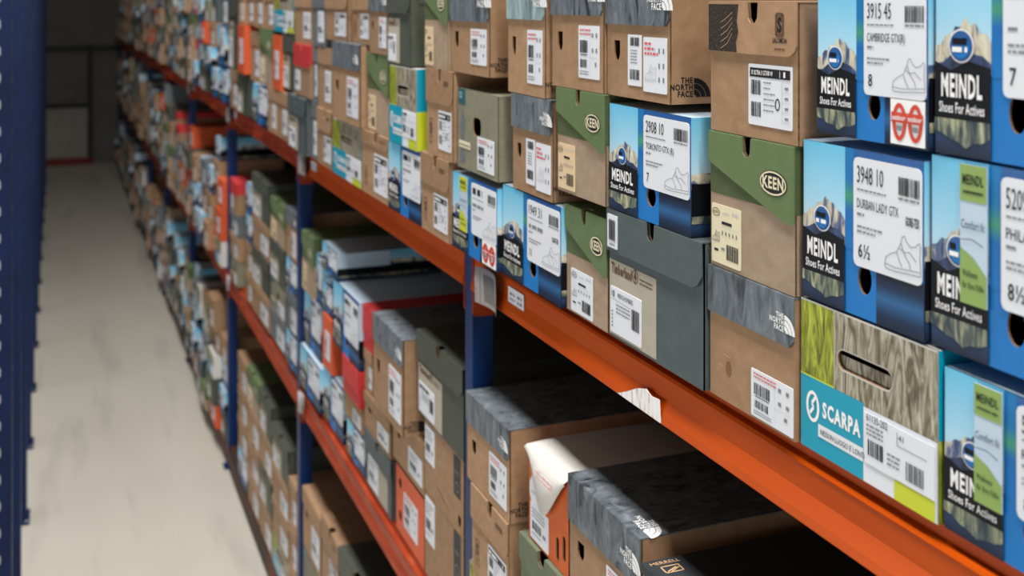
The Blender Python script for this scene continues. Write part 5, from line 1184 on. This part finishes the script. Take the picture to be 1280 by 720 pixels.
def k_scarpa(B, root, o, lod):
    w, h = B.w, B.h; mb = MB(); F = B.front; big = o.get('big'); wh = 'white_card'
    holes = [slot_r(w*.30, h*.635, w*.70, h*.76)] if lod < 2 else []
    B.hull(mb, wh, holes, topm=wh, inner='kraft_dark')
    mx, my = w*.275, h*.50; e = h*.012
    mb.rect(F, e*.4, my, mx-e*.5, h-e, 'moss_print', T)
    if holes:   # fabric picture printed round the handle slot
        mb.poly(F, [(mx+e*.5, my-h*.03), (w-e*.3, my-h*.03), (w-e*.3, h-e), (mx+e*.5, h-e)], 'fabric_print', T, holes=[slot_r(w*.295, h*.625, w*.705, h*.77)])
    else: mb.rect(F, mx+e*.5, my-h*.03, w-e*.3, h-e, 'fabric_print', T)
    if big: mb.poly(F, [(e, my+h*.03), (mx*.5, my+h*.24), (mx-e, my+h*.1), (mx-e, my), (e, my)], 'print_lime', T*1.5) if False else None
    mb.rect(F, 0.0005, 0.0005, w*.50, my-h*.012, 'print_teal', 2*T); mb.rect(F, 0.0005, my-h*.012, mx, my, 'print_lime', 2*T)
    mb.rect(F, w*.5, 0.0005, w-.0005, my-h*.03, 'paper_white', 2*T)
    mb.rect(F, w*.72, .0005, w*.985, h*.125, 'print_lime', 3*T)
    if holes: mb.rect(F, w*.26, h*.45, w*.74, h*.715, 'fabric_print', -.005, depth=.002)     # folded inner flap behind the handle slot
    if lod < 2:
        mb.text(F, 'SCARPA', w*.185, h*.265, h*.095, 'ink_white', 3*T, width=w*.295, bold=.04); x, y = w*.105, h*.30
        mb.ring(F, x, y, w*.055, h*.105, h*.024, 'ink_white', 3*T, 20); mb.line(F, [(x-w*.02, y-h*.05), (x+w*.01, y+h*.0), (x-w*.005, y+h*.02), (x+w*.025, y+h*.07)], h*.022, 'ink_white', 4*T)
        mb.rect(F, w*.15, h*.12, w*.5, h*.205, 'paper_white', 3*T); mb.text(F, "NESSUN LUOGO E' LONTANO", w*.17, h*.142, h*.035, 'ink_black', 4*T, width=w*.40)
    if o.get('side') or lod < 2:
        mb.rect(B.side, 0, h*.48, B.d, h, 'print_teal', T); mb.rect(B.side, 0, 0, B.d, h*.48, 'moss_print' if not o.get('side') else 'print_lime', T)
        if o.get('side'): mb.ring(B.side, .06, h*.74, .035, h*.2, .012, 'ink_white', 2*T)
    mb.build('body', root)
    l = MB(); r = B.r; t = 3*T; X = lambda f: w*.5+w*.49*f; Y = lambda f: h*.12+h*.33*f
    l.rect(F, X(.03), Y(.03), X(.99), Y(.98), 'paper_white', t+.0006, depth=.0006); t += .0006+T
    if lod < 2:
        l.text(F, '61135-202', X(.06), Y(.84), h*.045, 'ink_black', t, width=w*.15) if big else dashes(l, F, X(.06), X(.36), Y(.84), h*.035, t, r, 'ink_black')
        for k in range(3): dashes(l, F, X(.06), X(.3), Y(.74-.08*k), h*.012, t, r)
        bars(l, F, X(.08), Y(.2), X(.3), Y(.5), t, r, n=16); bars(l, F, X(.62), Y(.12), X(.86), Y(.46), t, r, n=16)
        l.line(F, [(X(.5), Y(.9)), (X(.5), Y(.66)), (X(.9), Y(.66))], .0008, 'ink_grey', t); l.text(F, '41', X(.52), Y(.76), h*.035, 'ink_black', t) if big else None
        for k in range(3): dashes(l, F, X(.36), X(.54), Y(.4-.09*k), h*.012, t, r)
    l.build('paper_label', root)
def k_olive(B, root, o, lod):
    w, h = B.w, B.h; mb = MB(); F = B.front
    B.hull(mb, 'olive_card', [rounded(w*.40, h*.46, w*.6, h*.68, w*.05, 3)] if lod < 2 else [])
    mb.rect(F, w*.02, h*.8, w*.2, h, 'print_teal_dark', T)
    if lod < 2:
        mb.ring(F, w*.09, h*.92, w*.03, h*.04, h*.01, 'ink_white', 2*T, 12)
        mb.poly(F, [(w*.04, h*.05), (w*.1, h*.3), (w*.07, h*.55), (w*.12, h*.75), (w*.2, h*.6), (w*.16, h*.35), (w*.2, h*.1)], 'slate_card', T)
        mb.rect(F, w*.04, h*.26, w*.34, h*.35, 'paper_cream', 2*T); dashes(mb, F, w*.06, w*.32, h*.29, h*.02, 3*T, B.r)
    mb.build('body', root)
    label_part(B, root, 'tnf', w*.52, h*.06, w*.92, h*.46, lod)
def simple(bodym, lidm=None, lf=.3, lab='plain', labx=(.5, .92, .12, .62), notch=True, lidside=None):
    def k(B, root, o, lod):
        w, h = B.w, B.h; mb = MB(); holes = []
        if lod < 2 and o.get('hole'): holes = [bullet(w*.2, h*.6, w*.09, h*.17)]
        if lod < 2 and o.get('slits'): holes = [slot_r(w*.1, h*.18, w*.2, h*.34), slot_r(w*.1, h*.68, w*.2, h*.84)]
        bm = lidm if o.get('allred') else bodym
        B.hull(mb, bm, holes); mb.build('body', root)
        if lidm:
            l = MB(); f = lf if not o.get('allred') else .62
            B.lid(l, lidm, h*(1-f), notch=(w*.5, w*.1, h*.1) if notch and lod < 2 else None, sides=h*f*.8 if lidside else 0); l.build('lid', root)
            if o.get('allred'): return
        label_part(B, root, lab, w*labx[0], h*labx[2], w*labx[1], h*labx[3], lod)
    return k
def k_kraftl(B, root, o, lod):
    w, h = B.w, B.h; mb = MB(); F = B.front
    B.hull(mb, 'kraft', [bullet(w*.9, h*.12, w*.07, h*.16)])
    mb.poly(F, rounded(w*.76, h*.42, w*.93, h*.97, w*.02, 2), 'dark_card', T); mb.ring(F, w*.845, h*.55, w*.05, h*.07, h*.015, 'ink_grey', 2*T, 12); mb.text(F, 'KEEN', w*.845, h*.72, h*.05, 'ink_grey', 2*T, al='C', width=w*.11)
    mb.line(F, [(w*.34, h*.2), (w*.62, h*.1)], .003, 'kraft_dark', T)
    mb.build('body', root); l = MB(); l.rect(B.top, -.001, -.001, w+.001, B.d, 'kraft', .0015, depth=.0014); l.build('lid', root)
    label_part(B, root, 'plain', w*.0+.004, h*.42, w*.27, h*.93, lod)
def k_olive2(B, root, o, lod):
    w, h = B.w, B.h; mb = MB(); B.hull(mb, 'olive_green_card', notch=(w*.47, w*.16, h*.1)); mb.rect(B.front, 0, 0, w, h*.4, 'brown_card', T); mb.build('body', root)
    l = MB(); B.lid(l, 'olive_green_card', h*.5, notch=(w*.47, w*.16, h*.1), shape=[(-.0012, h*.78), (w*.9, h*.4), (w+.0012, h*.4)])
    l.ring(B.front, w*.78, h*.62, w*.13, h*.1, .0018, 'ink_black', .0035); l.build('lid', root)
def k_paper(B, root, o, lod):
    """orange carton with a torn sheet of packing paper lying over it, two labels and two finger slots"""
    w, h = B.w, B.h; mb = MB(); F = B.front
    B.hull(mb, 'orange_card', [slot_r(w*.70, h*.08, w*.77, h*.32), slot_r(w*.86, h*.14, w*.93, h*.40)])
    mb.build('body', root)
    g = MB(); g.poly(F, ellipse(w*.2, h*.56, w*.17, h*.19), 'paper_white', .0012, depth=.001)
    g.rect(F, w*.08, h*.53, w*.32, h*.555, 'ink_pale', .0012+T); g.build('oval_label', root)
    label_part(B, root, 'plain', w*.05, h*.03, w*.52, h*.42, lod)
    p = MB(); n = 14; P = lambda x, y, t: (x, y, t)
    prof = []      # paper edge hanging over the front
    low = [(0, .985), (.06, .96), (.13, .91), (.21, .82), (.29, .71), (.37, .59), (.44, .505), (.50, .47), (.55, .47), (.62, .53), (.72, .65), (.84, .80), (.94, .92), (1.0, .98)]
    for i in range(len(low)-1):
        (a, qa), (b, qb) = low[i], low[i+1]; lift = lambda f: .004+.003*math.sin(f*5)**2
        pa = [(-.003+a*(w+.004), h*qa, lift(a)+.006*(1-qa)*2), (-.003+a*(w+.004), h*(.5+qa/2), lift(a)+.004), (-.003+a*(w+.004), h+.003, .003)]
        pb = [(-.003+b*(w+.004), h*qb, lift(b)+.006*(1-qb)*2), (-.003+b*(w+.004), h*(.5+qb/2), lift(b)+.004), (-.003+b*(w+.004), h+.003, .003)]
        for j in range(2): p.face([B.front(*pa[j]), B.front(*pb[j]), B.front(*pb[j+1]), B.front(*pa[j+1])], 'white_card')
        ys = [-.003, .03, .1, .2, .34]; hz = lambda f, y: .003+.0016*(1+math.sin(f*5+y*14))
        for j in range(4):
            q = [(-.003+a*(w+.004), ys[j], hz(a, ys[j]) if j else .003), (-.003+b*(w+.004), ys[j], hz(b, ys[j]) if j else .003), (-.003+b*(w+.004), ys[j+1], hz(b, ys[j+1])), (-.003+a*(w+.004), ys[j+1], hz(a, ys[j+1]))]
            p.face([B.top(*v) for v in q], 'white_card')
    o2 = p.build('packing_paper', root, smooth=True)
    wd = o2.modifiers.new('weld', 'WELD'); wd.merge_threshold = .0004
    md = o2.modifiers.new('thick', 'SOLIDIFY'); md.thickness = .0008; md.offset = 0
    rd = MB()
    for k in range(2): dashes(rd, F, w*.36, w*.78, h*(.86-.05*k), h*.028, .0125, B.r, 'ink_red_pale')
    rd.build('red_print', root)
def k_merrell(B, root, o, lod):
    w, h = B.w, B.h; mb = MB(); B.hull(mb, 'kraft'); mb.build('body', root)
    l = MB(); B.lid(l, 'dark_card', h*.93, topm='dark_card'); F = B.top; t = .0022+T
    F = lambda p, q, t: (-B.d/2+p, w/2-.036+q, h+t)
    l.text(F, 'MERRELL', .006, .023, .007, 'kraft_light', t, width=.044, bold=.01)
    x0, y0, a, b = .016, .0, .026, .016
    for u, v in (((0, 0), (a, 0)), ((a, 0), (a, b)), ((a, b), (0, b)), ((0, b), (0, 0)), ((a*.12, b*.15), (a*.8, b*.7)), ((a*.35, b*.12), (a*.92, b*.6))): l.line(F, [(x0+u[0], y0+u[1]), (x0+v[0], y0+v[1])], .0022, 'kraft_light', t)
    l.build('lid', root)
    label_part(B, root, 'plain', w*.5, h*.15, w*.9, h*.6, lod)
KINDS = dict(tnf=k_tnf, keen=k_keen, salomon=k_salomon, meindl=k_meindl, timber=k_timber, scarpa=k_scarpa, olive=k_olive, kraftl=k_kraftl, olive2=k_olive2, paper=k_paper, merrell=k_merrell,
             red=simple('kraft', 'red_card', .42, labx=(.08, .4, .1, .5), lidside=1), orange=simple('orange_red_card', None, labx=(.3, .78, .2, .72), lab='tnf'),
             kraft=simple('kraft', 'kraft', .26, labx=(.52, .93, .12, .64), notch=False), grey=simple('slate_card', 'slate_card', .28, labx=(.46, .94, .08, .66), notch=False))
GROUP = {'U': 'shoe boxes on the upper shelf', 'M': 'shoe boxes on the middle shelf', 'B': 'shoe boxes on the bottom shelf'}
for (lv, kind, y0, y1, z0, z1, x, lab, o) in BOXES:
    w, h = y1-y0, z1-z0; d = R.uniform(.31, .34)
    lod = 0 if y1 < 3.6 else (1 if y1 < 5.4 else 2)
    rz = math.radians(R.uniform(-.5, .5)) if w < .25 else 0
    root = empty('shoe_box', (x+d/2, (y0+y1)/2, z0), rz if y1 > 2.2 else rz*.4)
    tag(root, lab, 'box', GROUP[lv])
    lidgap = .0024
    KINDS[kind](Box(w-.003, h-lidgap, d, R), root, o, lod)

# boxes of the dark far end: too many to tell apart, one object
fm = MB()
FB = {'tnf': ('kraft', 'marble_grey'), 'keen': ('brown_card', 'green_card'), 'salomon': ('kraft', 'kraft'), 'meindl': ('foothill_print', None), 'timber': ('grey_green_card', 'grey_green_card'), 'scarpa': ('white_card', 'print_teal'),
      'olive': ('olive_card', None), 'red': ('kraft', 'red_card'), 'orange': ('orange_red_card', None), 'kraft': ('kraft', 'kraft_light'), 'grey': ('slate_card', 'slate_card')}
for (kind, y0, y1, z0, z1, x) in FAR:
    bm_, lm_ = FB[kind]; w, h = y1-y0, z1-z0; d = .32; cx, cy = x+d/2, (y0+y1)/2
    B = Box(w-.003, h-.003, d, R)
    off = lambda F: (lambda p, q, t: tuple(a+b for a, b in zip(F(p, q, t), (cx, cy, z0))))
    for n in ('front', 'side', 'far', 'top', 'back', 'under'): setattr(B, n, off(getattr(B, n)))
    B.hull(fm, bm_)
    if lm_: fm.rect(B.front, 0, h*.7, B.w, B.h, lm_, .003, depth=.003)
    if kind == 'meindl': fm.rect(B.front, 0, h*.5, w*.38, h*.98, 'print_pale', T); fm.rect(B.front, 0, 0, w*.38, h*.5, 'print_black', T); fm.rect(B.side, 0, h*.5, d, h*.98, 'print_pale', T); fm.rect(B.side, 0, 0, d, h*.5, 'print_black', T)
    fm.rect(B.front, w*.5, h*.12, w*.92, h*(.62 if kind != 'meindl' else .9), 'paper_white', .001, depth=.001)
f = fm.build('distant_shoe_boxes'); tag(f, 'rows of small shoe boxes receding into the dark far end of the rack', 'boxes', kind='stuff')

# ------------------------------------------------------------------ the right-hand rack
P0, PS, PW = 2.078, 1.692, .042
TOPZ = {'U': 1.729, 'M': .935, 'B': .105}
rack = empty('storage_rack', (.3, 7.0, 0)); tag(rack, 'long blue storage rack with orange beams full of shoe boxes', 'rack')
def rel(o): o.location = Vector(o.location)-Vector((.3, 7.0, 0)); return o
def prof_beam(mb, ya, yb, zt, hgt, mat):
    zb = zt-hgt; r = .004
    pr = [(r-.006, zb), (-.006, zb+r), (-.0045, zb+.014), (.0015, zb+.034), (.0015, zt-.022), (0, zt-.017-r), (r*.6, zt-.017), (.012, zt-.0165), (.013, zt-.002), (.015, zt), (.046, zt), (.048, zt-.002), (.048, zb)]  # lower face flared outward to catch the overhead light as a brighter strip
    n = len(pr)
    for i in range(n):
        a, b = pr[i], pr[(i+1) % n]
        mb.face([(a[0], ya, a[1]), (b[0], ya, b[1]), (b[0], yb, b[1]), (a[0], yb, a[1])], mat)
    mb.face([(p[0], ya, p[1]) for p in pr][::-1], mat); mb.face([(p[0], yb, p[1]) for p in pr], mat)
def plate(name, x0, x1, y0, y1, z0, z1, mat, parent):
    m = MB(); m.block(x0, x1, y0, y1, z0, z1, mat); o = m.build(name, parent)
    return o
FRONT = lambda p, q, t: (-t, -p, q)      # a frame on the beam's aisle face: p runs towards the camera
def rnd_sticker(parent, name, ya, za, w, h, mats, curl=0.0, t=.0008):
    m = MB(); n = 8
    if curl:
        for i in range(n):
            f0, f1 = i/n, (i+1)/n; g = lambda f: t+.002+curl*(2*f-1)**2
            m.face([FRONT(-ya+w*f0+.012*math.sin(f0*3), za, g(f0)), FRONT(-ya+w*f1+.012*math.sin(f1*3), za, g(f1)), FRONT(-ya+w*f1, za+h, g(f1)), FRONT(-ya+w*f0, za+h, g(f0))], mats[0])
            if .2 < f0 < .75: m.face([FRONT(-ya+w*f0+.012*math.sin(f0*3), za+h*.12, g(f0)+.0006), FRONT(-ya+w*f1+.012*math.sin(f1*3), za+h*.12, g(f1)+.0006), FRONT(-ya+w*f1, za+h*.85, g(f1)+.0006), FRONT(-ya+w*f0, za+h*.85, g(f0)+.0006)], mats[1])
        o = m.build(name, parent, smooth=True); md = o.modifiers.new('thick', 'SOLIDIFY'); md.thickness = .0006
    else:
        m.rect(FRONT, -ya, za, -ya+w, za+h, mats[0], t, depth=t)
        if len(mats) > 1:
            for k in range(3): dashes(m, FRONT, -ya+w*.1, -ya+w*.45, za+h*(.7-.22*k), h*.1, t+T, R); dashes(m, FRONT, -ya+w*.6, -ya+w*.9, za+h*(.7-.22*k), h*.12, t+T, R)
        o = m.build(name, parent)
    return o
ORG = empty('tmp', (0, 0, 0)); bpy.data.objects.remove(ORG)
for k in range(-1, 8):
    ya, yb = P0+k*PS+PW, P0+(k+1)*PS
    for lv, hg in (('U', .084), ('M', .084), ('B', .07)):
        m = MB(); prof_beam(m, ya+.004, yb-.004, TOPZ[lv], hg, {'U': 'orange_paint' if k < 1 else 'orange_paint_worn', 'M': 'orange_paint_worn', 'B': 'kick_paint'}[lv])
        bo = m.build('beam', rack); bo.location = (-.3, -7.0, 0)
        for side, yy in ((0, ya), (1, yb-.004)):
            q = MB(); zt = TOPZ[lv]; zl = zt-hg-(.05 if lv != 'B' else 0)
            q.poly(lambda p, z, t: (-.002+p, (yy+.004+t) if side == 0 else (yy-t), z), rounded(0, zl, .046, zt-.002, .008, 3), 'orange_paint_worn' if lv != 'B' else 'kick_paint', 0, depth=.004 if side == 0 else -.004)
            q.disc(lambda p, z, t: (p, yy-.0005, z), .022, zl+.02, .006, .006, 'ink_black', 0, 10) if side else None
            q.build('end_bracket', bo)
        if lv == 'U' and k >= -1 and k < 3:
            y = yb-.064
            rnd_sticker(bo, 'label_sleeve', y, TOPZ['U']-.088, .108, .068, ('plastic_sleeve', 'sleeve_insert'), .010, .007)
            rnd_sticker(bo, 'paper_label', y-.126, TOPZ['U']-.074, .072, .044, ('paper_white', 1))
        if lv == 'M' and 0 <= k < 3:
            rnd_sticker(bo, 'label_sleeve', yb-.03, TOPZ['M']-.085, .085, .07, ('plastic_sleeve', 'sleeve_insert'), .010)
        if lv == 'U' and k == -1:      # torn white film on the beam
            m = MB(); y0 = 1.45; zb = TOPZ['U']-.080
            m.poly(FRONT, [(-y0, zb), (-y0+.125, zb), (-y0+.122, zb+.03), (-y0+.1, zb+.028), (-y0+.085, zb+.033), (-y0+.06, zb+.026), (-y0+.03, zb+.012)], 'torn_film', .007, depth=.001)
            m.build('torn_film', bo)
    for lv in ('U', 'M', 'B'):
        dz = MB(); dz.block(.05, .62, ya-.02, yb+.02, TOPZ[lv]-.016, TOPZ[lv]-.0004, 'deck_board')
        d_ = dz.build('shelf_deck', rack); d_.location = (-.3, -7.0, 0)
for k in range(-1, 9):
    y = P0+k*PS
    for x0, top in ((0.0, 1.728), (.57, 1.728)):
        m = MB()
        # open channel post with a folded lip
        m.block(x0, x0+.003, y, y+PW, .006, top, 'blue_paint'); m.block(x0+.003, x0+.042, y, y+.003, .006, top, 'blue_paint'); m.block(x0+.003, x0+.042, y+PW-.003, y+PW, .006, top, 'blue_paint')
        m.block(x0+.039, x0+.042, y+.003, y+.012, .006, top, 'blue_paint'); m.block(x0+.039, x0+.042, y+PW-.012, y+PW-.003, .006, top, 'blue_paint')
        p = m.build('upright_post', rack); p.location = (-.3, -7.0, 0)
        f_ = MB(); f_.block(x0-.02, x0+.06, y-.015, y+PW+.015, 0, .006, 'blue_paint'); f_.build('foot_plate', p)
bs = MB(); bs.block(.635, .64, P0-PS, P0+8*PS, .02, 2.6, 'shade_sheet'); bo = bs.build('shade_sheet', rack); bo.location = (-.3, -7.0, 0)  # dark sheet added to stand for the unlit depth behind the shelves

# ------------------------------------------------------------------ the left-hand rack: uprights seen almost edge-on
XL = -.868
lr = empty('storage_rack', (XL-.3, 8, 0)); tag(lr, 'blue storage rack with slotted uprights along the left edge of the photo', 'rack')
y = 2.62; i = 0
while y < 15.5:
    for j, x1 in enumerate((XL, XL-.55)):
        top = 3.0; x0 = x1-.07; m = MB(); yy = y+(.0 if j == 0 else .1)
        m.block(x1-.004, x1, yy, yy+.09, .008, top, 'blue_paint_shaded'); m.block(x0, x1-.004, yy, yy+.004, .008, top, 'blue_paint_shaded'); m.block(x0, x1-.004, yy+.086, yy+.09, .008, top, 'blue_paint_shaded')
        if i < 9 and j == 0:
            z = .1
            while z < 2.3:
                m.poly(lambda p, q, t: (p, yy-t, q), slot_r(x1-.045, z, x1-.028, z+.03), 'zinc_and_slot_light', .0006); m.poly(lambda p, q, t: (x1+t, yy+p, q), slot_r(.03, z, .042, z+.024), 'zinc_and_slot_light', .0006); z += .075  # pale slot fills stand in for light seen through the holes
        p = m.build('upright_post', lr); p.location = (-(XL-.3), -8, 0)
        f_ = MB(); f_.block(x0-.02, x1+.012, yy-.03, yy+.12, 0, .008, 'blue_paint_shaded'); f_.disc(lambda p_, q_, t_: (p_, q_, .008+t_), x1-.0, yy-.015, .009, .009, 'zinc_and_slot_light', .004, 8); f_.build('foot_plate', p)
    if i % 2 == 0:
        m = MB()
        for k in range(4):
            za, zb = .25+.62*k, .25+.62*(k+1); xa, xb = (XL-.06, XL-.58) if k % 2 == 0 else (XL-.58, XL-.06)
            m.face([(xa, y+.03, za), (xb, y+.03, zb), (xb, y+.03, zb+.03), (xa, y+.03, za+.03)], 'zinc_and_slot_light'); m.face([(xa, y+.034, za), (xa, y+.034, za+.03), (xb, y+.034, zb+.03), (xb, y+.034, zb)], 'zinc_and_slot_light')
            m.face([(xa, y+.03, za+.03), (xb, y+.03, zb+.03), (xb, y+.034, zb+.03), (xa, y+.034, za+.03)], 'zinc_and_slot_light')
        b_ = m.build('diagonal_brace', lr); b_.location = (-(XL-.3), -8, 0)
    y += .865; i += 1
for zt in (.935, 1.729):
    m = MB(); m.block(XL-.60, XL-.555, 2.66, 15.4, zt-.09, zt, 'orange_paint_worn'); b_ = m.build('beam', lr); b_.location = (-(XL-.3), -8, 0)
m = MB(); m.block(XL-.02, XL+.0, 2.3, 2.61, .84, .93, 'gate_red'); b_ = m.build('beam', lr); b_.location = (-(XL-.3), -8, 0)

# ------------------------------------------------------------------ the room
def struct(name, blocks, mat):
    m = MB()
    for b in blocks: m.block(*b, mat)
    o = m.build(name); tag(o, kind='structure'); return o
X0, X1, Y0, Y1, H = -6.0, 4.0, -4.0, 16.6, 5.2
struct('floor', [(X0, X1, Y0, Y1, -.1, 0)], 'concrete_floor')
struct('ceiling', [(X0, X1, Y0, Y1, H, H+.1)], 'ceiling_sheet')
struct('wall_left', [(X0-.1, X0, Y0, Y1, 0, H)], 'wall_paint'); struct('wall_right', [(X1, X1+.1, Y0, Y1, 0, H)], 'wall_paint')
struct('wall_back', [(X0, X1, Y1, Y1+.1, 0, H)], 'gate_sheet'); struct('wall_front', [(X0, X1, Y0-.1, Y0, 0, H)], 'wall_paint')
# sliding gate across the end of the aisle
g = empty('door_1', (-.5, 16.2, 0)); tag(g, kind='structure')
def gp(name, bl, mat):
    m = MB(); m.block(*bl, mat); o = m.build(name, g); o.location = (.5, -16.2, 0)
gp('upper_panel', (-1.3, .6, 16.24, 16.26, 1.56, 3.0), 'gate_sheet'); gp('middle_panel', (-1.3, -.34, 16.24, 16.26, .8, 1.54), 'gate_sheet')
gp('lower_panel', (-1.3, -.36, 16.22, 16.24, .09, .78), 'gate_panel'); gp('side_panel', (-.32, .6, 16.24, 16.26, .0, 1.54), 'gate_sheet')
gp('rail', (-1.3, .6, 16.19, 16.24, 1.52, 1.58), 'gate_frame'); gp('rail', (-1.3, -.34, 16.19, 16.22, .76, .81), 'gate_frame')
gp('stile', (-.37, -.31, 16.18, 16.24, 0, 1.6), 'gate_frame'); gp('kick_rail', (-1.3, -.3, 16.17, 16.22, .0, .09), 'gate_red')

# ------------------------------------------------------------------ light: fluorescent fittings over the near half of the aisle, plus added fill lights
def area(name, loc, rot, sx, sy, power, colr=(1, .98, .95)):
    l = bpy.data.lights.new(name, 'AREA'); l.shape = 'RECTANGLE'; l.size = sx; l.size_y = sy; l.energy = power; l.color = colr
    o = bpy.data.objects.new(name, l); col.objects.link(o); o.location = loc; o.rotation_euler = rot
    return o
for k, y in enumerate((-2.6, -.6, 1.4, 3.4, 5.4, 7.4, 10.5, 13.8)):
    area('tube_and_fill_light', (-.5, y, 4.6), (0, math.radians(-3), 0), .45, 1.5, (80, 80, 80, 76, 58, 29, 7, 3)[k])  # the last two are weak fills added to lift the dim far end
area('fill_light', (-4.6, 2.6, 1.0), (0, math.radians(-92), 0), 1.5, 9, 125, (.95, .98, 1))  # unseen fill added low at left to brighten box fronts, not their tops
area('fill_light', (-1.6, -3.7, .9), (math.radians(92), 0, 0), 3, 1.4, 20, (.95, .98, 1))  # weak unseen fill added behind the camera, kept low

w = bpy.data.worlds.new('world'); sc.world = w; w.use_nodes = True
w.node_tree.nodes['Background'].inputs[0].default_value = (.8, .87, 1, 1); w.node_tree.nodes['Background'].inputs[1].default_value = .05

# ------------------------------------------------------------------ camera
cd = bpy.data.cameras.new('camera'); cam = bpy.data.objects.new('camera', cd); col.objects.link(cam)
FPX = 1420.0; cd.sensor_width = 36; cd.lens = FPX/1280*36; cd.shift_y = -362/1280
cd.clip_start = .05; cd.clip_end = 60
cam.location = (-.75, 0, 2.2125); cam.rotation_euler = (math.radians(90), 0, -math.atan(569/FPX))
cd.dof.use_dof = True; cd.dof.focus_distance = 1.42; cd.dof.aperture_fstop = 5.0
sc.camera = cam
sc.view_settings.view_transform = 'Standard'; sc.view_settings.look = 'None'; sc.view_settings.exposure = -0.06; sc.view_settings.gamma = 1
sc.view_settings.use_curve_mapping = False
